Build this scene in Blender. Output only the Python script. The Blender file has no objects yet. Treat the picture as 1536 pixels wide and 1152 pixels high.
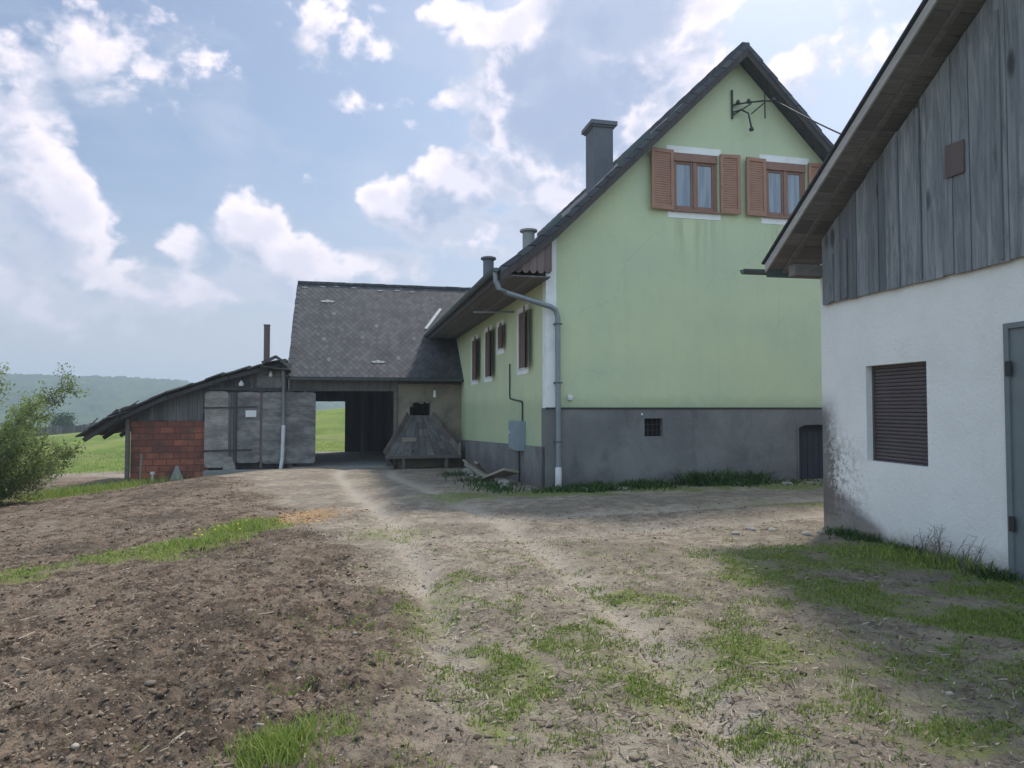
import bpy, math, random
import numpy as np
from mathutils import Vector, Matrix, Euler
random.seed(7); rng = np.random.default_rng(11)
SC = bpy.context.scene; COL = SC.collection
R = math.radians

# ---------------------------------------------------------------- node helpers
class K:
    """wraps a node socket so shader maths can be written as expressions"""
    nt = None
    def __init__(s, o): s.o = o
    def _m(s, op, b=None, c=None, clamp=False):
        n = K.nt.nodes.new('ShaderNodeMath'); n.operation = op; n.use_clamp = clamp
        K.put(s, n.inputs[0])
        if b is not None: K.put(b, n.inputs[1])
        if c is not None: K.put(c, n.inputs[2])
        return K(n.outputs[0])
    @staticmethod
    def put(v, inp):
        if isinstance(v, K): K.nt.links.new(v.o, inp)
        else: inp.default_value = v
    def __add__(s, b): return s._m('ADD', b)
    __radd__ = __add__
    def __mul__(s, b): return s._m('MULTIPLY', b)
    __rmul__ = __mul__
    def __sub__(s, b): return s._m('SUBTRACT', b)
    def __rsub__(s, b): return (s * -1.0) + b
    def __truediv__(s, b): return s._m('DIVIDE', b)
    def clamp(s): return s._m('ADD', 0.0, clamp=True)
    def mx(s, b): return s._m('MAXIMUM', b)
    def mn(s, b): return s._m('MINIMUM', b)
    def pw(s, b): return s._m('POWER', b)
    def ab(s): return s._m('ABSOLUTE')
    def fract(s): return s._m('FRACT')
    def floor(s): return s._m('FLOOR')

def nd(t, **kw):
    n = K.nt.nodes.new(t)
    for k, v in kw.items(): setattr(n, k, v)
    return n
def coord(kind='Object'): return K(nd('ShaderNodeTexCoord').outputs[kind])
def sep(v):
    n = nd('ShaderNodeSeparateXYZ'); K.put(v, n.inputs[0]); return [K(o) for o in n.outputs]
def comb(x, y, z):
    n = nd('ShaderNodeCombineXYZ')
    for i, v in enumerate((x, y, z)): K.put(v, n.inputs[i])
    return K(n.outputs[0])
def noise(v, sc, det=3, rough=.55, dist=0.0):
    n = nd('ShaderNodeTexNoise'); K.put(v, n.inputs['Vector']); n.inputs['Scale'].default_value = sc
    n.inputs['Detail'].default_value = det; n.inputs['Roughness'].default_value = rough; n.inputs['Distortion'].default_value = dist
    return K(n.outputs['Fac'])
def white(v):
    n = nd('ShaderNodeTexWhiteNoise'); K.put(v, n.inputs['Vector']); return K(n.outputs['Value'])
def voro(v, sc, feat='F1', out='Distance'):
    n = nd('ShaderNodeTexVoronoi', feature=feat); K.put(v, n.inputs['Vector']); n.inputs['Scale'].default_value = sc
    return K(n.outputs[out])
def mr(v, a, b, c=0.0, d=1.0, smooth=True):
    n = nd('ShaderNodeMapRange', interpolation_type='SMOOTHSTEP' if smooth else 'LINEAR')
    for i, q in enumerate((v, a, b, c, d)): K.put(q, n.inputs[i])
    return K(n.outputs[0])
def mixc(f, a, b, mode='MIX'):
    n = nd('ShaderNodeMix', data_type='RGBA', blend_type=mode)
    K.put(f, n.inputs[0])
    for q, i in ((a, 6), (b, 7)):
        if isinstance(q, K): K.nt.links.new(q.o, n.inputs[i])
        else: n.inputs[i].default_value = tuple(q) + (1.0,)
    return K(n.outputs[2])
def vscale(v, sx, sy, sz):
    n = nd('ShaderNodeVectorMath', operation='MULTIPLY'); K.put(v, n.inputs[0]); n.inputs[1].default_value = (sx, sy, sz)
    return K(n.outputs[0])
def island():
    return K(nd('ShaderNodeNewGeometry').outputs['Random Per Island'])
def attr(name, out='Fac'):
    return K(nd('ShaderNodeAttribute', attribute_name=name).outputs[out])

def material(name, fn):
    """fn() returns dict: col, rough, bump (height), bd (distance), metal, spec"""
    m = bpy.data.materials.new(name); m.use_nodes = True; nt = m.node_tree; K.nt = nt
    b = nt.nodes['Principled BSDF']; r = fn()
    c = r['col']
    if isinstance(c, K): nt.links.new(c.o, b.inputs['Base Color'])
    else: b.inputs['Base Color'].default_value = tuple(c) + (1,)
    K.put(r.get('rough', .85), b.inputs['Roughness'])
    b.inputs['Metallic'].default_value = r.get('metal', 0)
    b.inputs['Specular IOR Level'].default_value = r.get('spec', .3)
    if 'trans' in r:
        b.inputs['Subsurface Weight'].default_value = 0
        t = nd('ShaderNodeBsdfTranslucent'); K.put(c, t.inputs[0]) if isinstance(c, K) else setattr(t.inputs[0], 'default_value', tuple(c)+(1,))
        mx = nd('ShaderNodeMixShader'); mx.inputs[0].default_value = r['trans']
        nt.links.new(b.outputs[0], mx.inputs[1]); nt.links.new(t.outputs[0], mx.inputs[2])
        nt.links.new(mx.outputs[0], nt.nodes['Material Output'].inputs[0])
    if 'bump' in r:
        bp = nd('ShaderNodeBump'); bp.inputs['Strength'].default_value = r.get('bs', 1.0); bp.inputs['Distance'].default_value = r.get('bd', .01)
        K.put(r['bump'], bp.inputs['Height']); nt.links.new(bp.outputs[0], b.inputs['Normal'])
    return m

# ---------------------------------------------------------------- camera
cam = bpy.data.cameras.new('camera'); co = bpy.data.objects.new('camera', cam); COL.objects.link(co)
cam.sensor_width = 36; cam.lens = 36 * 1050 / 1536; cam.clip_start = .05; cam.clip_end = 6000
co.location = (0, 0, 1.6); co.rotation_euler = (R(90) + math.atan(36 / 1050), 0, 0)
SC.camera = co

# ---------------------------------------------------------------- sun, sky
SUN_DIR = Vector((.34, .55, 1.0)).normalized()
EL = math.asin(SUN_DIR.z); AZ = math.atan2(SUN_DIR.x, SUN_DIR.y)
sun = bpy.data.lights.new('sun', 'SUN'); sun.energy = 1.75; sun.angle = R(6); sun.color = (1, .94, .85)
so = bpy.data.objects.new('sun', sun); COL.objects.link(so); so.rotation_euler = SUN_DIR.to_track_quat('Z', 'Y').to_euler()
SC.view_settings.view_transform = 'Standard'; SC.view_settings.look = 'None'; SC.view_settings.gamma = 1
SC.view_settings.exposure = 1.1
SC.cycles.volume_bounces = 0
SC.cycles.max_bounces = 8

def build_world():
    w = bpy.data.worlds.new('World'); SC.world = w; w.use_nodes = True; nt = w.node_tree; K.nt = nt
    bg = nt.nodes['Background']; bg.inputs['Strength'].default_value = 1.0
    sky = nd('ShaderNodeTexSky', sky_type='NISHITA'); sky.sun_disc = False
    sky.sun_elevation = EL; sky.sun_rotation = AZ; sky.air_density = 1.0; sky.dust_density = 3.0; sky.ozone_density = 1.6
    d = coord('Generated'); x, y, z = sep(d)
    az = x._m('ARCTAN2', y) * (180 / math.pi); el = z.mn(1.0).mx(-1.0)._m('ARCSINE') * (180 / math.pi)
    warp = noise(d, 9, 4, .6)
    def field(saz, sel):
        a = az + saz; e = el + sel
        p = comb(a, e * 1.25, 0.0)
        nz = (noise(p, .13, 8, .6, .2) - .5) * 1.5 + (.5 - voro(vscale(p, 1, 1, 1), .42)) * .20 + (.5 - voro(p, 1.1)) * .10
        acc = None
        for (ca, ce, ra, re, amp) in BLOBS:
            n = nd('ShaderNodeVectorMath', operation='SUBTRACT'); K.put(comb(a, e, 0.0), n.inputs[0]); n.inputs[1].default_value = (ca, ce, 0)
            n2 = nd('ShaderNodeVectorMath', operation='MULTIPLY'); nt.links.new(n.outputs[0], n2.inputs[0]); n2.inputs[1].default_value = (1 / ra, 1 / re, 0)
            n3 = nd('ShaderNodeVectorMath', operation='LENGTH'); nt.links.new(n2.outputs[0], n3.inputs[0])
            v = mr(K(n3.outputs['Value']), 0.1, 1.9, amp, 0.0)
            acc = v if acc is None else acc.mx(v)
        return acc, nz
    a0, n0 = field(0.0, 0.0)
    dens = a0 + n0 * 1.15
    a1, n1 = field(1.6, 2.4)            # a step towards the sun: up and to the right
    dens1 = a1 + n1 * 1.15
    cov = mr(dens, .38, .62)
    thick = mr(dens, .45, .95)
    lit = mr(dens - dens1, -.12, .36)    # edge facing the sun
    mass = None
    for (ca, ce, ra, re) in MASS:
        v = mr((((az - ca) / ra) * ((az - ca) / ra) + ((el - ce) / re) * ((el - ce) / re))._m('SQRT') + n0 * 1.0, .45, 1.25, 1.0, 0.0)
        mass = v if mass is None else mass.mx(v)
    # thin high veil everywhere
    veil = mr(noise(comb(az * .5, el * 1.3, 3.0), .14, 5, .6, .4), .42, .75) * .55
    veil = veil * mr(el, 7.0, 20.0)
    skyc = mixc(1.0, sky_scaled(sky), (.83, 1.02, 1.03), 'MULTIPLY')
    haze = mr(el, 17.0, 0.0) * .80 + .05
    c = mixc(veil, skyc, VEIL)
    shade = mixc(thick.mx(mass), CL_THIN, CL_DARK)
    cc = mixc((lit * (1.0 - thick * .40) * (1.0 - mass * .85)).clamp(), shade, CL_LIT)
    rim = mr(mass, .0, .45) * mr(mass, .9, .4) * mr(noise(comb(az, el, 9.0), .3, 5, .6), .40, .60); cc = mixc(rim * .65, cc, CL_LIT)
    c = mixc(cov.mx(mass * .9) * .93, c, cc)
    c = mixc(haze, c, HAZE)
    back = mr(y, .3, -.5, 1.0, 3.3)       # added brightening of the unseen sky behind the camera, lifts the shaded facades
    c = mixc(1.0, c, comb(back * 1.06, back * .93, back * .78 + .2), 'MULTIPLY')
    under = mr(el, -1.0, -6.0)
    c = mixc(under, c, (.25, .24, .2))
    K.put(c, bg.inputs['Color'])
def sky_scaled(sky):
    n = nd('ShaderNodeVectorMath', operation='SCALE'); K.nt.links.new(sky.outputs[0], n.inputs[0]); n.inputs['Scale'].default_value = .062
    return K(n.outputs[0])
VEIL = (.27, .345, .395); CL_THIN = (.30, .36, .41); CL_DARK = (.175, .245, .335); CL_LIT = (.60, .61, .61); HAZE = (.30, .345, .39)
MASS = [(4.5, 24.0, 7.5, 6.5), (8.5, 29.5, 8.0, 4.5)]
def pazel(px, py):
    vx, vz = (px - 768) / 1050, (576 - py) / 1050; p = math.atan(36 / 1050)
    v = Vector((vx, math.cos(p) - vz * math.sin(p), math.sin(p) + vz * math.cos(p))).normalized()
    return math.degrees(math.atan2(v.x, v.y)), math.degrees(math.asin(v.z))
# cloud masses: azimuth, elevation, half-widths in degrees, weight
BLOBS = [(*pazel(px, py), rx / 18.3, ry / 18.3, a) for px, py, rx, ry, a in (
    (40, 300, 95, 75, .85), (90, 420, 190, 70, .75), (-60, 260, 120, 120, .8),
    (275, 370, 50, 35, .72), (375, 340, 62, 48, .85), (470, 385, 90, 42, .8), (590, 400, 80, 36, .72), (430, 440, 260, 40, .62), (460, 280, 40, 24, .52),
    (570, 305, 34, 34, .8), (700, 270, 85, 52, .95), (640, 310, 80, 50, .8), (840, 300, 80, 60, .85), (720, 350, 150, 45, .7),
    (860, 130, 150, 120, 1.15), (930, 60, 120, 90, 1.05), (780, 60, 70, 60, .85), (1000, 190, 60, 60, .85), (770, 200, 60, 50, .8), (1050, 110, 60, 60, .8), (1190, 120, 60, 45, .8), (1060, 10, 60, 30, .7),
    (210, 70, 160, 75, .60), (520, 45, 120, 60, .62), (700, 40, 110, 50, .66), (545, 147, 85, 20, .44), (685, 150, 55, 24, .46), (610, 190, 34, 20, .40), (20, 90, 50, 50, .6),
    (1700, 100, 260, 200, .8), (-700, 200, 400, 200, .75))]
build_world()

# ---------------------------------------------------------------- noise on arrays
def _hash(ix, iy, seed):
    h = (ix.astype(np.int64) * 374761393 + iy.astype(np.int64) * 668265263 + seed * 2147483647) & 0xffffffff
    h = ((h ^ (h >> 13)) * 1274126177) & 0xffffffff
    return ((h ^ (h >> 16)) & 0xffff) / 65535.0
def vnoise(x, y, seed=0):
    ix, iy = np.floor(x), np.floor(y); fx, fy = x - ix, y - iy
    fx = fx * fx * (3 - 2 * fx); fy = fy * fy * (3 - 2 * fy)
    a = _hash(ix, iy, seed); b = _hash(ix + 1, iy, seed); c = _hash(ix, iy + 1, seed); d = _hash(ix + 1, iy + 1, seed)
    return a + (b - a) * fx + (c - a) * fy + (a - b - c + d) * fx * fy
def fbm(x, y, f, octv=4, seed=0, gain=.5):
    s = 0; a = 1; t = 0
    for i in range(octv):
        s = s + a * vnoise(x * f + 13.7 * i, y * f - 7.3 * i, seed + i); t += a; a *= gain; f *= 2.03
    return s / t - .5
def sstep(v, a, b):
    t = np.clip((v - a) / (b - a), 0, 1); return t * t * (3 - 2 * t)

# ---------------------------------------------------------------- terrain
def base_height(x, y):
    L = .5 * ((-x - 2) + np.sqrt((x + 2) ** 2 + 1)); B = .5 * ((y - 13) + np.sqrt((y - 13) ** 2 + 4))
    L = L * sstep(y, -12, -2)
    z = -3 * (1 - np.exp(-.08 * L / 3)) - .04 * np.minimum(B, 22) * np.exp(-L / 15) / (1 + np.exp(np.clip((x - 1.5) * 1.2, -30, 30)))
    z = z + .34 * np.exp(-((x + 7.5) ** 2 / 10 + (y - 21.5) ** 2 / 30))
    z = z + .13 * np.exp(-((x + 7.2) ** 2 / 8 + (y - 16) ** 2 / 7))
    far = np.clip(-.65 + .093 * (x + 38), -3.2, 3.0)
    far = far - .055 * np.clip(y - 64, 0, 400)
    k = sstep(y, 31, 58) * (1 / (1 + np.exp(np.clip((x - 30) * .2, -30, 30))))
    z = z * (1 - k) + far * k
    z = z - 8 * sstep(np.hypot(x, y), 120, 320) * (1 - k)
    return z
TB_Y = [-5, 0, 3.2, 6, 9, 12.75, 16, 20, 24, 30]; TB_X = [.1, -.05, -.38, -1.1, -2.3, -4.1, -5.8, -8.3, -12, -18]
def tilled(x, y):
    xb = np.interp(y, TB_Y, TB_X) + fbm(x, y, .9, 3, 5) * 1.4
    return sstep(xb - x, -.45, .55) * (1 - sstep(y + .25 * x, 21.5, 27))
GREEN = [(-5.6,7.7,.5,.6,.85),(-5.1,8.3,.3,.4,.55),(-4.6,8.6,.4,.5,.8),(-4.3,8.79,.68,.6,1.05),(-4.0,9.0,.3,.45,1.05),(-6.4,7.0,.8,.8,.9),
 (-3.84,10.06,.42,.7,1.25),(-3.45,10.18,.3,.4,.95),(-1.09,3.36,.13,.16,1.3),(-.83,3.48,.05,.07,.9),(.05,4.22,.26,.4,.62),(1.07,5.93,.4,.41,.6),(1.6,4.71,.24,.3,.85),
 (.87,4.01,.3,.3,.62),(1.22,3.6,.2,.18,.8),(-.61,5.97,.28,1.0,.5),(2.9,7.46,.5,.6,.75),(4.05,7.72,.8,.7,.95),(4.54,7.05,.6,.6,1.0),(2.78,6.37,.45,.6,.62),
 (3.03,5.82,.5,.5,.62),(3.6,5.3,.5,.5,.75),(3.9,4.6,.6,.5,.7),(2.4,6.9,.35,.6,.8),(4.2,5.9,.6,.6,.7),(-.84,13.3,.9,.8,.8),(.78,13.5,1.3,.5,.95),(2.53,14.1,1.3,.6,.95),(4.32,14.8,.9,.8,.9),
 (5.8,14.5,.9,.7,1.0),(4.6,11.8,1.2,.5,.55),(-12.2,19.8,1.1,1.5,1.1),(2.11,3.45,.3,.25,.6),(.47,4.93,.4,.42,.5),(-1.55,9.2,.5,.6,.5),(-.09,3.61,.17,.22,.6),
 (1.2,5.0,1.7,2.0,.34),(3.0,4.2,1.6,1.3,.42),(-.3,4.6,.7,1.4,.3),(1.5,7.4,1.6,1.2,.28),
 (1.0,4.35,.8,.5,.5),(1.9,3.9,.5,.4,.4),(3.2,4.2,.5,.4,.6),(-1.3,4.1,.2,.2,.3),(-3.2,11.6,.5,.6,.4)]
def green(x, y):
    g = np.zeros_like(x)
    for cx, cy, rx, ry, a in GREEN:
        m = (np.abs(x - cx) < rx * 2.2) & (np.abs(y - cy) < ry * 2.2)
        if m.any():
            r = np.hypot((x[m] - cx) / rx, (y[m] - cy) / ry) + fbm(x[m], y[m], 2.6, 3, 19) * 1.3; g[m] = np.maximum(g[m], a * (1 - sstep(r, .2, 1.9)))
    fld = sstep(y + .25 * x + fbm(x, y, .3, 3, 9) * 3, 24.5, 28.5) * sstep(-x, 5, 12)
    fld = np.maximum(fld, sstep(y, 31, 36)) 
    fld = fld * (1 - .75 * np.exp(-(((x + 18.5) / 5.5) ** 2 + ((y - 27.5) / 5.0) ** 2) ** 2))
    fld = np.maximum(fld, sstep(np.hypot(x, y), 40, 60))
    fld = np.maximum(fld, .8 * sstep(-y, 3, 8))
    return g, fld
def ruts(x, y):
    # two wheel tracks curving from the foreground towards the barn, one towards the cellar
    c1 = np.interp(y, [0, 3, 5, 7, 10, 14, 20, 26], [.75, .45, .2, -.15, -.9, -2.3, -4.2, -5.2])
    r = 0
    for o in (-.75, .75):
        r = r + np.exp(-((x - c1 - o) / .2) ** 2)
    c2 = np.interp(x, [-2, 0, 3, 6, 9], [9.3, 9.6, 10.6, 12.0, 12.6])
    for o in (-.7, .8):
        r = r + np.exp(-((y - c2 - o) / .22) ** 2) * sstep(x, -2, 0)
    return np.clip(r, 0, 1)
def micro(x, y, T, G):
    d = np.hypot(x, y); fade = np.exp(-d / 30)
    cl = np.abs(fbm(x, y, 5.5, 4, 21, .6)) * 2
    r2 = np.abs(fbm(x, y, 14, 3, 57, .65)) * 2
    m = T * (fbm(x, y, 1.6, 3, 31) * .11 + (.5 - cl) * .085 + (.5 - r2) * .045 + fbm(x, y, 30, 2, 37, .6) * .03)
    m = m + (1 - T) * (fbm(x, y, 1.3, 3, 41) * .06 + fbm(x, y, 9, 4, 43, .65) * .045)
    m = m - (1 - T) * ruts(x, y) * .075 * (.4 + fbm(x, y, 1.1, 2, 77) * 1.6 + .5)
    return m * (fade + .15)
def height(x, y):
    return base_height(x, y) + micro(x, y, tilled(x, y), None)
def hz(x, y): return float(height(np.array([float(x)]), np.array([float(y)]))[0])

# ---------------------------------------------------------------- mesh helpers
def link(o, parent=None):
    COL.objects.link(o)
    if parent: o.parent = parent
    return o
def np_mesh(name, V, F, mat, parent=None, attrs=None, smooth=False):
    V = np.asarray(V, np.float32); F = np.asarray(F, np.int32); k = F.shape[1]
    me = bpy.data.meshes.new(name); me.vertices.add(len(V)); me.vertices.foreach_set('co', V.ravel())
    me.loops.add(F.size); me.loops.foreach_set('vertex_index', F.ravel())
    me.polygons.add(len(F)); me.polygons.foreach_set('loop_start', np.arange(0, F.size, k, dtype=np.int32))
    me.polygons.foreach_set('loop_total', np.full(len(F), k, np.int32))
    me.update(calc_edges=True)
    if smooth: me.polygons.foreach_set('use_smooth', np.ones(len(F), bool))
    for an, arr in (attrs or {}).items():
        if arr.ndim == 1:
            a = me.attributes.new(an, 'FLOAT', 'POINT'); a.data.foreach_set('value', arr.astype(np.float32))
        else:
            a = me.attributes.new(an, 'FLOAT_COLOR', 'POINT'); a.data.foreach_set('color', arr.astype(np.float32).ravel())
    me.materials.append(mat)
    return link(bpy.data.objects.new(name, me), parent)

class MB:
    def __init__(s, off=(0, 0, 0)): s.v = []; s.f = []; s.off = Vector(off)
    def quad(s, *p):
        b = len(s.v); s.v += [Vector(q) for q in p]; s.f.append(tuple(range(b, b + len(p)))); return s
    def box(s, x0, x1, y0, y1, z0, z1, jit=0):
        return s.hexa([(x0, y0, z0), (x1, y0, z0), (x1, y1, z0), (x0, y1, z0), (x0, y0, z1), (x1, y0, z1), (x1, y1, z1), (x0, y1, z1)], jit)
    def hexa(s, p, jit=0):
        b = len(s.v); s.v += [Vector(q) + (Vector((random.uniform(-jit, jit) for _ in range(3))) if jit else Vector()) for q in p]
        s.f += [tuple(b + i for i in t) for t in ((0, 3, 2, 1), (4, 5, 6, 7), (0, 1, 5, 4), (1, 2, 6, 5), (2, 3, 7, 6), (3, 0, 4, 7))]
        return s
    def beam(s, a, b, w, h, up=(0, 0, 1), jit=0):
        a, b = Vector(a), Vector(b); d = (b - a).normalized(); u = Vector(up); sx = d.cross(u)
        if sx.length < 1e-4: sx = d.cross(Vector((1, 0, 0)))
        sx.normalize(); u = sx.cross(d).normalized(); sx *= w / 2; u *= h / 2
        return s.hexa([a - sx - u, a + sx - u, b + sx - u, b - sx - u, a - sx + u, a + sx + u, b + sx + u, b - sx + u], jit)
    def tube(s, pts, r, n=10, caps=True):
        pts = [Vector(p) for p in pts]; rs = r if isinstance(r, (list, tuple)) else [r] * len(pts)
        b = len(s.v); ref = Vector((0, 0, 1))
        for i, p in enumerate(pts):
            d = (pts[min(i + 1, len(pts) - 1)] - pts[max(i - 1, 0)]).normalized()
            if abs(d.dot(ref)) > .95: ref = Vector((1, 0, 0)) if abs(d.x) < .9 else Vector((0, 1, 0))
            a = d.cross(ref).normalized(); c = d.cross(a)
            for k in range(n):
                t = 2 * math.pi * k / n; s.v.append(p + (a * math.cos(t) + c * math.sin(t)) * rs[i])
        for i in range(len(pts) - 1):
            for k in range(n):
                k2 = (k + 1) % n; s.f.append((b + i * n + k, b + i * n + k2, b + (i + 1) * n + k2, b + (i + 1) * n + k))
        if caps:
            s.f.append(tuple(b + k for k in range(n))); s.f.append(tuple(b + (len(pts) - 1) * n + k for k in reversed(range(n))))
        return s
    def prism(s, prof, y0, y1, axes='xz'):
        """profile (closed polygon) in x,z extruded along y (or y,z along x)"""
        b = len(s.v); n = len(prof)
        for yy in (y0, y1):
            for a, c in prof: s.v.append(Vector((a, yy, c) if axes == 'xz' else (yy, a, c)))
        for i in range(n):
            j = (i + 1) % n; s.f.append((b + i, b + j, b + n + j, b + n + i))
        s.f.append(tuple(b + i for i in reversed(range(n)))); s.f.append(tuple(b + n + i for i in range(n)))
        return s
    def wall(s, P, x0, x1, z0, top, holes=(), depth=.2, brk=(), thick=.3):
        """P(u, w, z) -> point, w = depth into the wall; top(u) -> z; rectangular holes (u0,u1,z0,z1)"""
        us = sorted(set([x0, x1] + [h[0] for h in holes] + [h[1] for h in holes] + [b for b in brk if x0 < b < x1]))
        for a, b in zip(us[:-1], us[1:]):
            m = (a + b) / 2; hs = sorted([h for h in holes if h[0] < m < h[1]], key=lambda h: h[2]); z = (z0, z0)
            for h in hs:
                if h[2] > z[0] + 1e-5: s.quad(P(a, 0, z[0]), P(b, 0, z[1]), P(b, 0, h[2]), P(a, 0, h[2])); s.quad(P(a, thick, z[0]), P(a, thick, h[2]), P(b, thick, h[2]), P(b, thick, z[1]))
                z = (h[3], h[3])
            s.quad(P(a, 0, z[0]), P(b, 0, z[1]), P(b, 0, top(b)), P(a, 0, top(a)))
            s.quad(P(a, thick, z[0]), P(a, thick, top(a)), P(b, thick, top(b)), P(b, thick, z[1]))
            s.quad(P(a, 0, top(a)), P(b, 0, top(b)), P(b, thick, top(b)), P(a, thick, top(a)))
        for u0, u1, h0, h1 in holes:
            d = depth
            s.quad(P(u0, 0, h0), P(u0, 0, h1), P(u0, d, h1), P(u0, d, h0)); s.quad(P(u1, 0, h0), P(u1, d, h0), P(u1, d, h1), P(u1, 0, h1))
            s.quad(P(u0, 0, h0), P(u0, d, h0), P(u1, d, h0), P(u1, 0, h0)); s.quad(P(u0, 0, h1), P(u1, 0, h1), P(u1, d, h1), P(u0, d, h1))
        for u in (x0, x1): s.quad(P(u, 0, z0), P(u, thick, z0), P(u, thick, top(u)), P(u, 0, top(u)))
        return s
    def build(s, name, mat, parent=None, smooth=False, bevel=0, label=None):
        me = bpy.data.meshes.new(name); me.from_pydata([tuple(v - s.off) for v in s.v], [], s.f); me.materials.append(mat)
        if smooth:
            me.polygons.foreach_set('use_smooth', [True] * len(me.polygons))
        me.validate(); me.update()
        o = link(bpy.data.objects.new(name, me), parent)
        if smooth: 
            try: me.set_sharp_from_angle(angle=R(40))
            except Exception: pass
        if bevel:
            bm = o.modifiers.new('bevel', 'BEVEL'); bm.width = bevel; bm.segments = 2; bm.limit_method = 'ANGLE'
        if label: o['label'] = label
        return o
def tag(o, label, cat=None, group=None, kind=None):
    if label: o['label'] = label
    if cat: o['category'] = cat
    if group: o['group'] = group
    if kind: o['kind'] = kind
    return o
def thing(name, loc, rz, label, cat, group=None):
    o = bpy.data.objects.new(name, None); COL.objects.link(o); o.location = loc; o.rotation_euler = (0, 0, rz); o.empty_display_size = .3
    return tag(o, label, cat, group)

# ---------------------------------------------------------------- materials
def m_plaster_green():
    p = coord(); x, y, z = sep(p)
    n1 = noise(p, .55, 4, .6); n2 = noise(p, 5, 4, .6); st = noise(vscale(p, 3.0, 3.0, .25), 1.6, 4, .65)
    c = mixc(mr(n1, .35, .7), (.555, .60, .375), (.485, .55, .365))
    c = mixc(mr(st, .52, .8) * .35, c, (.39, .44, .28))
    c = mixc(mr(z, 5.2, 8.8) * .30, c, (.47, .52, .39))      # veil of sun haze over the gable top, put into the wall colour
    damp = mr(z + n2 * .35 - .17, 1.95, 1.62)
    c = mixc(damp * .35, c, (.24, .31, .17))
    crack = mr(voro(comb(x + n2 * .5, y, z * .8 + n2 * .5), .55, 'DISTANCE_TO_EDGE'), .006, .002) * mr(n1, .5, .56)
    c = mixc(crack * .15, c, (.2, .24, .16))
    for u0, u1 in ((2.75, 3.98), (5.0, 6.15)):
        sm = mr(x, u0, u0 + .25) * mr(x, u1, u1 - .25) * mr(z, 5.72, 5.66) * mr(z, 4.2, 5.7)
        c = mixc(sm * mr(st, .42, .62) * .45, c, (.30, .34, .22))
    ev = mr(noise(p, 1.7, 5, .7), .55, .75) * mr(z, 4.6, 2.0); c = mixc(ev * .22, c, (.62, .66, .42))
    c = mixc((n2 - .5).ab() * .35, c, (.55, .62, .42))
    return dict(col=c, rough=.92, bump=noise(p, 90, 3, .7) * .4 + noise(p, 7, 3, .5), bd=.006)
def m_render_grey():
    p = coord(); x, y, z = sep(p)
    n1 = noise(p, .9, 5, .62, .4); n2 = noise(vscale(p, 1.0, 1.0, .35), 2.6, 5, .65, .6)
    c = mixc(mr(n1, .35, .68), (.145, .144, .142), (.21, .206, .20))
    c = mixc(mr(n2, .54, .72) * .55, c, (.10, .098, .10))
    c = mixc(mr(z + n1 * .9, .95, .25) * .65, c, (.095, .09, .085))
    c = mixc(mr(noise(p, 14, 4, .6), .5, .8) * .3, c, (.26, .25, .24))
    return dict(col=c, rough=.93, bump=noise(p, 60, 4, .7) + noise(p, 4, 4, .6) * 2, bd=.006)
def m_white(c1=(.80, .80, .79)):
    p = coord(); n = noise(p, 3, 5, .65)
    return dict(col=mixc(mr(n, .4, .75) * .35, c1, (.48, .47, .44)), rough=.88, bump=noise(p, 60, 3), bd=.003)
def m_white_wall():
    p = coord(); x, y, z = sep(p)
    n = noise(p, 1.3, 6, .68, .3); nf = noise(p, 13, 5, .7); nm_ = noise(vscale(p, 1, 1, .6), 4.5, 5, .7, .5); ns = noise(vscale(p, 1.6, 1, .35), 2.2, 5, .7)
    c = mixc(mr(n, .38, .68) * .45, (.84, .82, .79), (.72, .70, .665))
    c = mixc(mr(ns, .56, .8) * mr(z, 1.6, 3.0) * .35, c, (.45, .42, .37))
    # black mould by the back corner
    a = mr(x + n * .25, .60, .12) * mr(z + n * .5, 2.15, 1.7)
    b = mr(x + z * .16 + n * .5, 1.5, .55) * mr(z, 1.55, .8)
    m = (a * mr(nf * .6 + nm_ * .6 + n * .3 - x * .28, .42, .70) + b * mr(nf + n * .5, .70, .84) * .8).clamp()
    c = mixc(m * .88, c, (.10, .098, .088))
    # brown earth splash along the foot
    br = mr(z + x * .42 + n * .4 - .2, .78, .55) * mr(x, 2.2, .9)
    c = mixc(br * .82, c, (.15, .125, .115))
    ft = mr(z + nf * .25 + n * .3, .56, .26)
    c = mixc(ft * .8, c, (.30, .26, .21))
    spot = mr(voro(p, 3.1), .035, .02) * mr(noise(p, .9), .55, .6)
    c = mixc(spot * .6, c, (.2, .18, .16))
    return dict(col=c, rough=.93, bump=noise(p, 26, 5, .7) * 1.2 + n * 2, bd=.012)
def m_boards(c1, c2, c3, axis='z', knots=True, sc=1.0):
    p = coord(); r = island()
    q = comb(*[s_ + r * k for s_, k in zip(sep(p), (17.0, 31.0, 43.0))])
    st = {'z': (9, 9, .7), 'x': (.7, 9, 9), 'y': (9, .7, 9)}[axis]
    g = noise(vscale(q, *[k * sc for k in st]), 1.6, 6, .72, .8)
    g2 = noise(vscale(q, *[k * sc * (5 if k > 1 else .8) for k in st]), 1.5, 3, .6)
    c = mixc(mr(g, .32, .68), c1, c2)
    c = mixc(mr(g2, .5, .75) * .5, c, c3)
    c = mixc(r * .75, c, c3)
    c = mixc(mr(noise(q, .9, 3), .52, .75) * .45, c, c1)
    if knots:
        kn = voro(vscale(q, *[(1.0 if k > 1 else .35) * sc for k in st]), 3.4)
        c = mixc(mr(kn, .22, .10) * .7, c, (.022, .02, .02))
    return dict(col=c, rough=.9, bump=g * .6 + g2, bd=.006)
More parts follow.
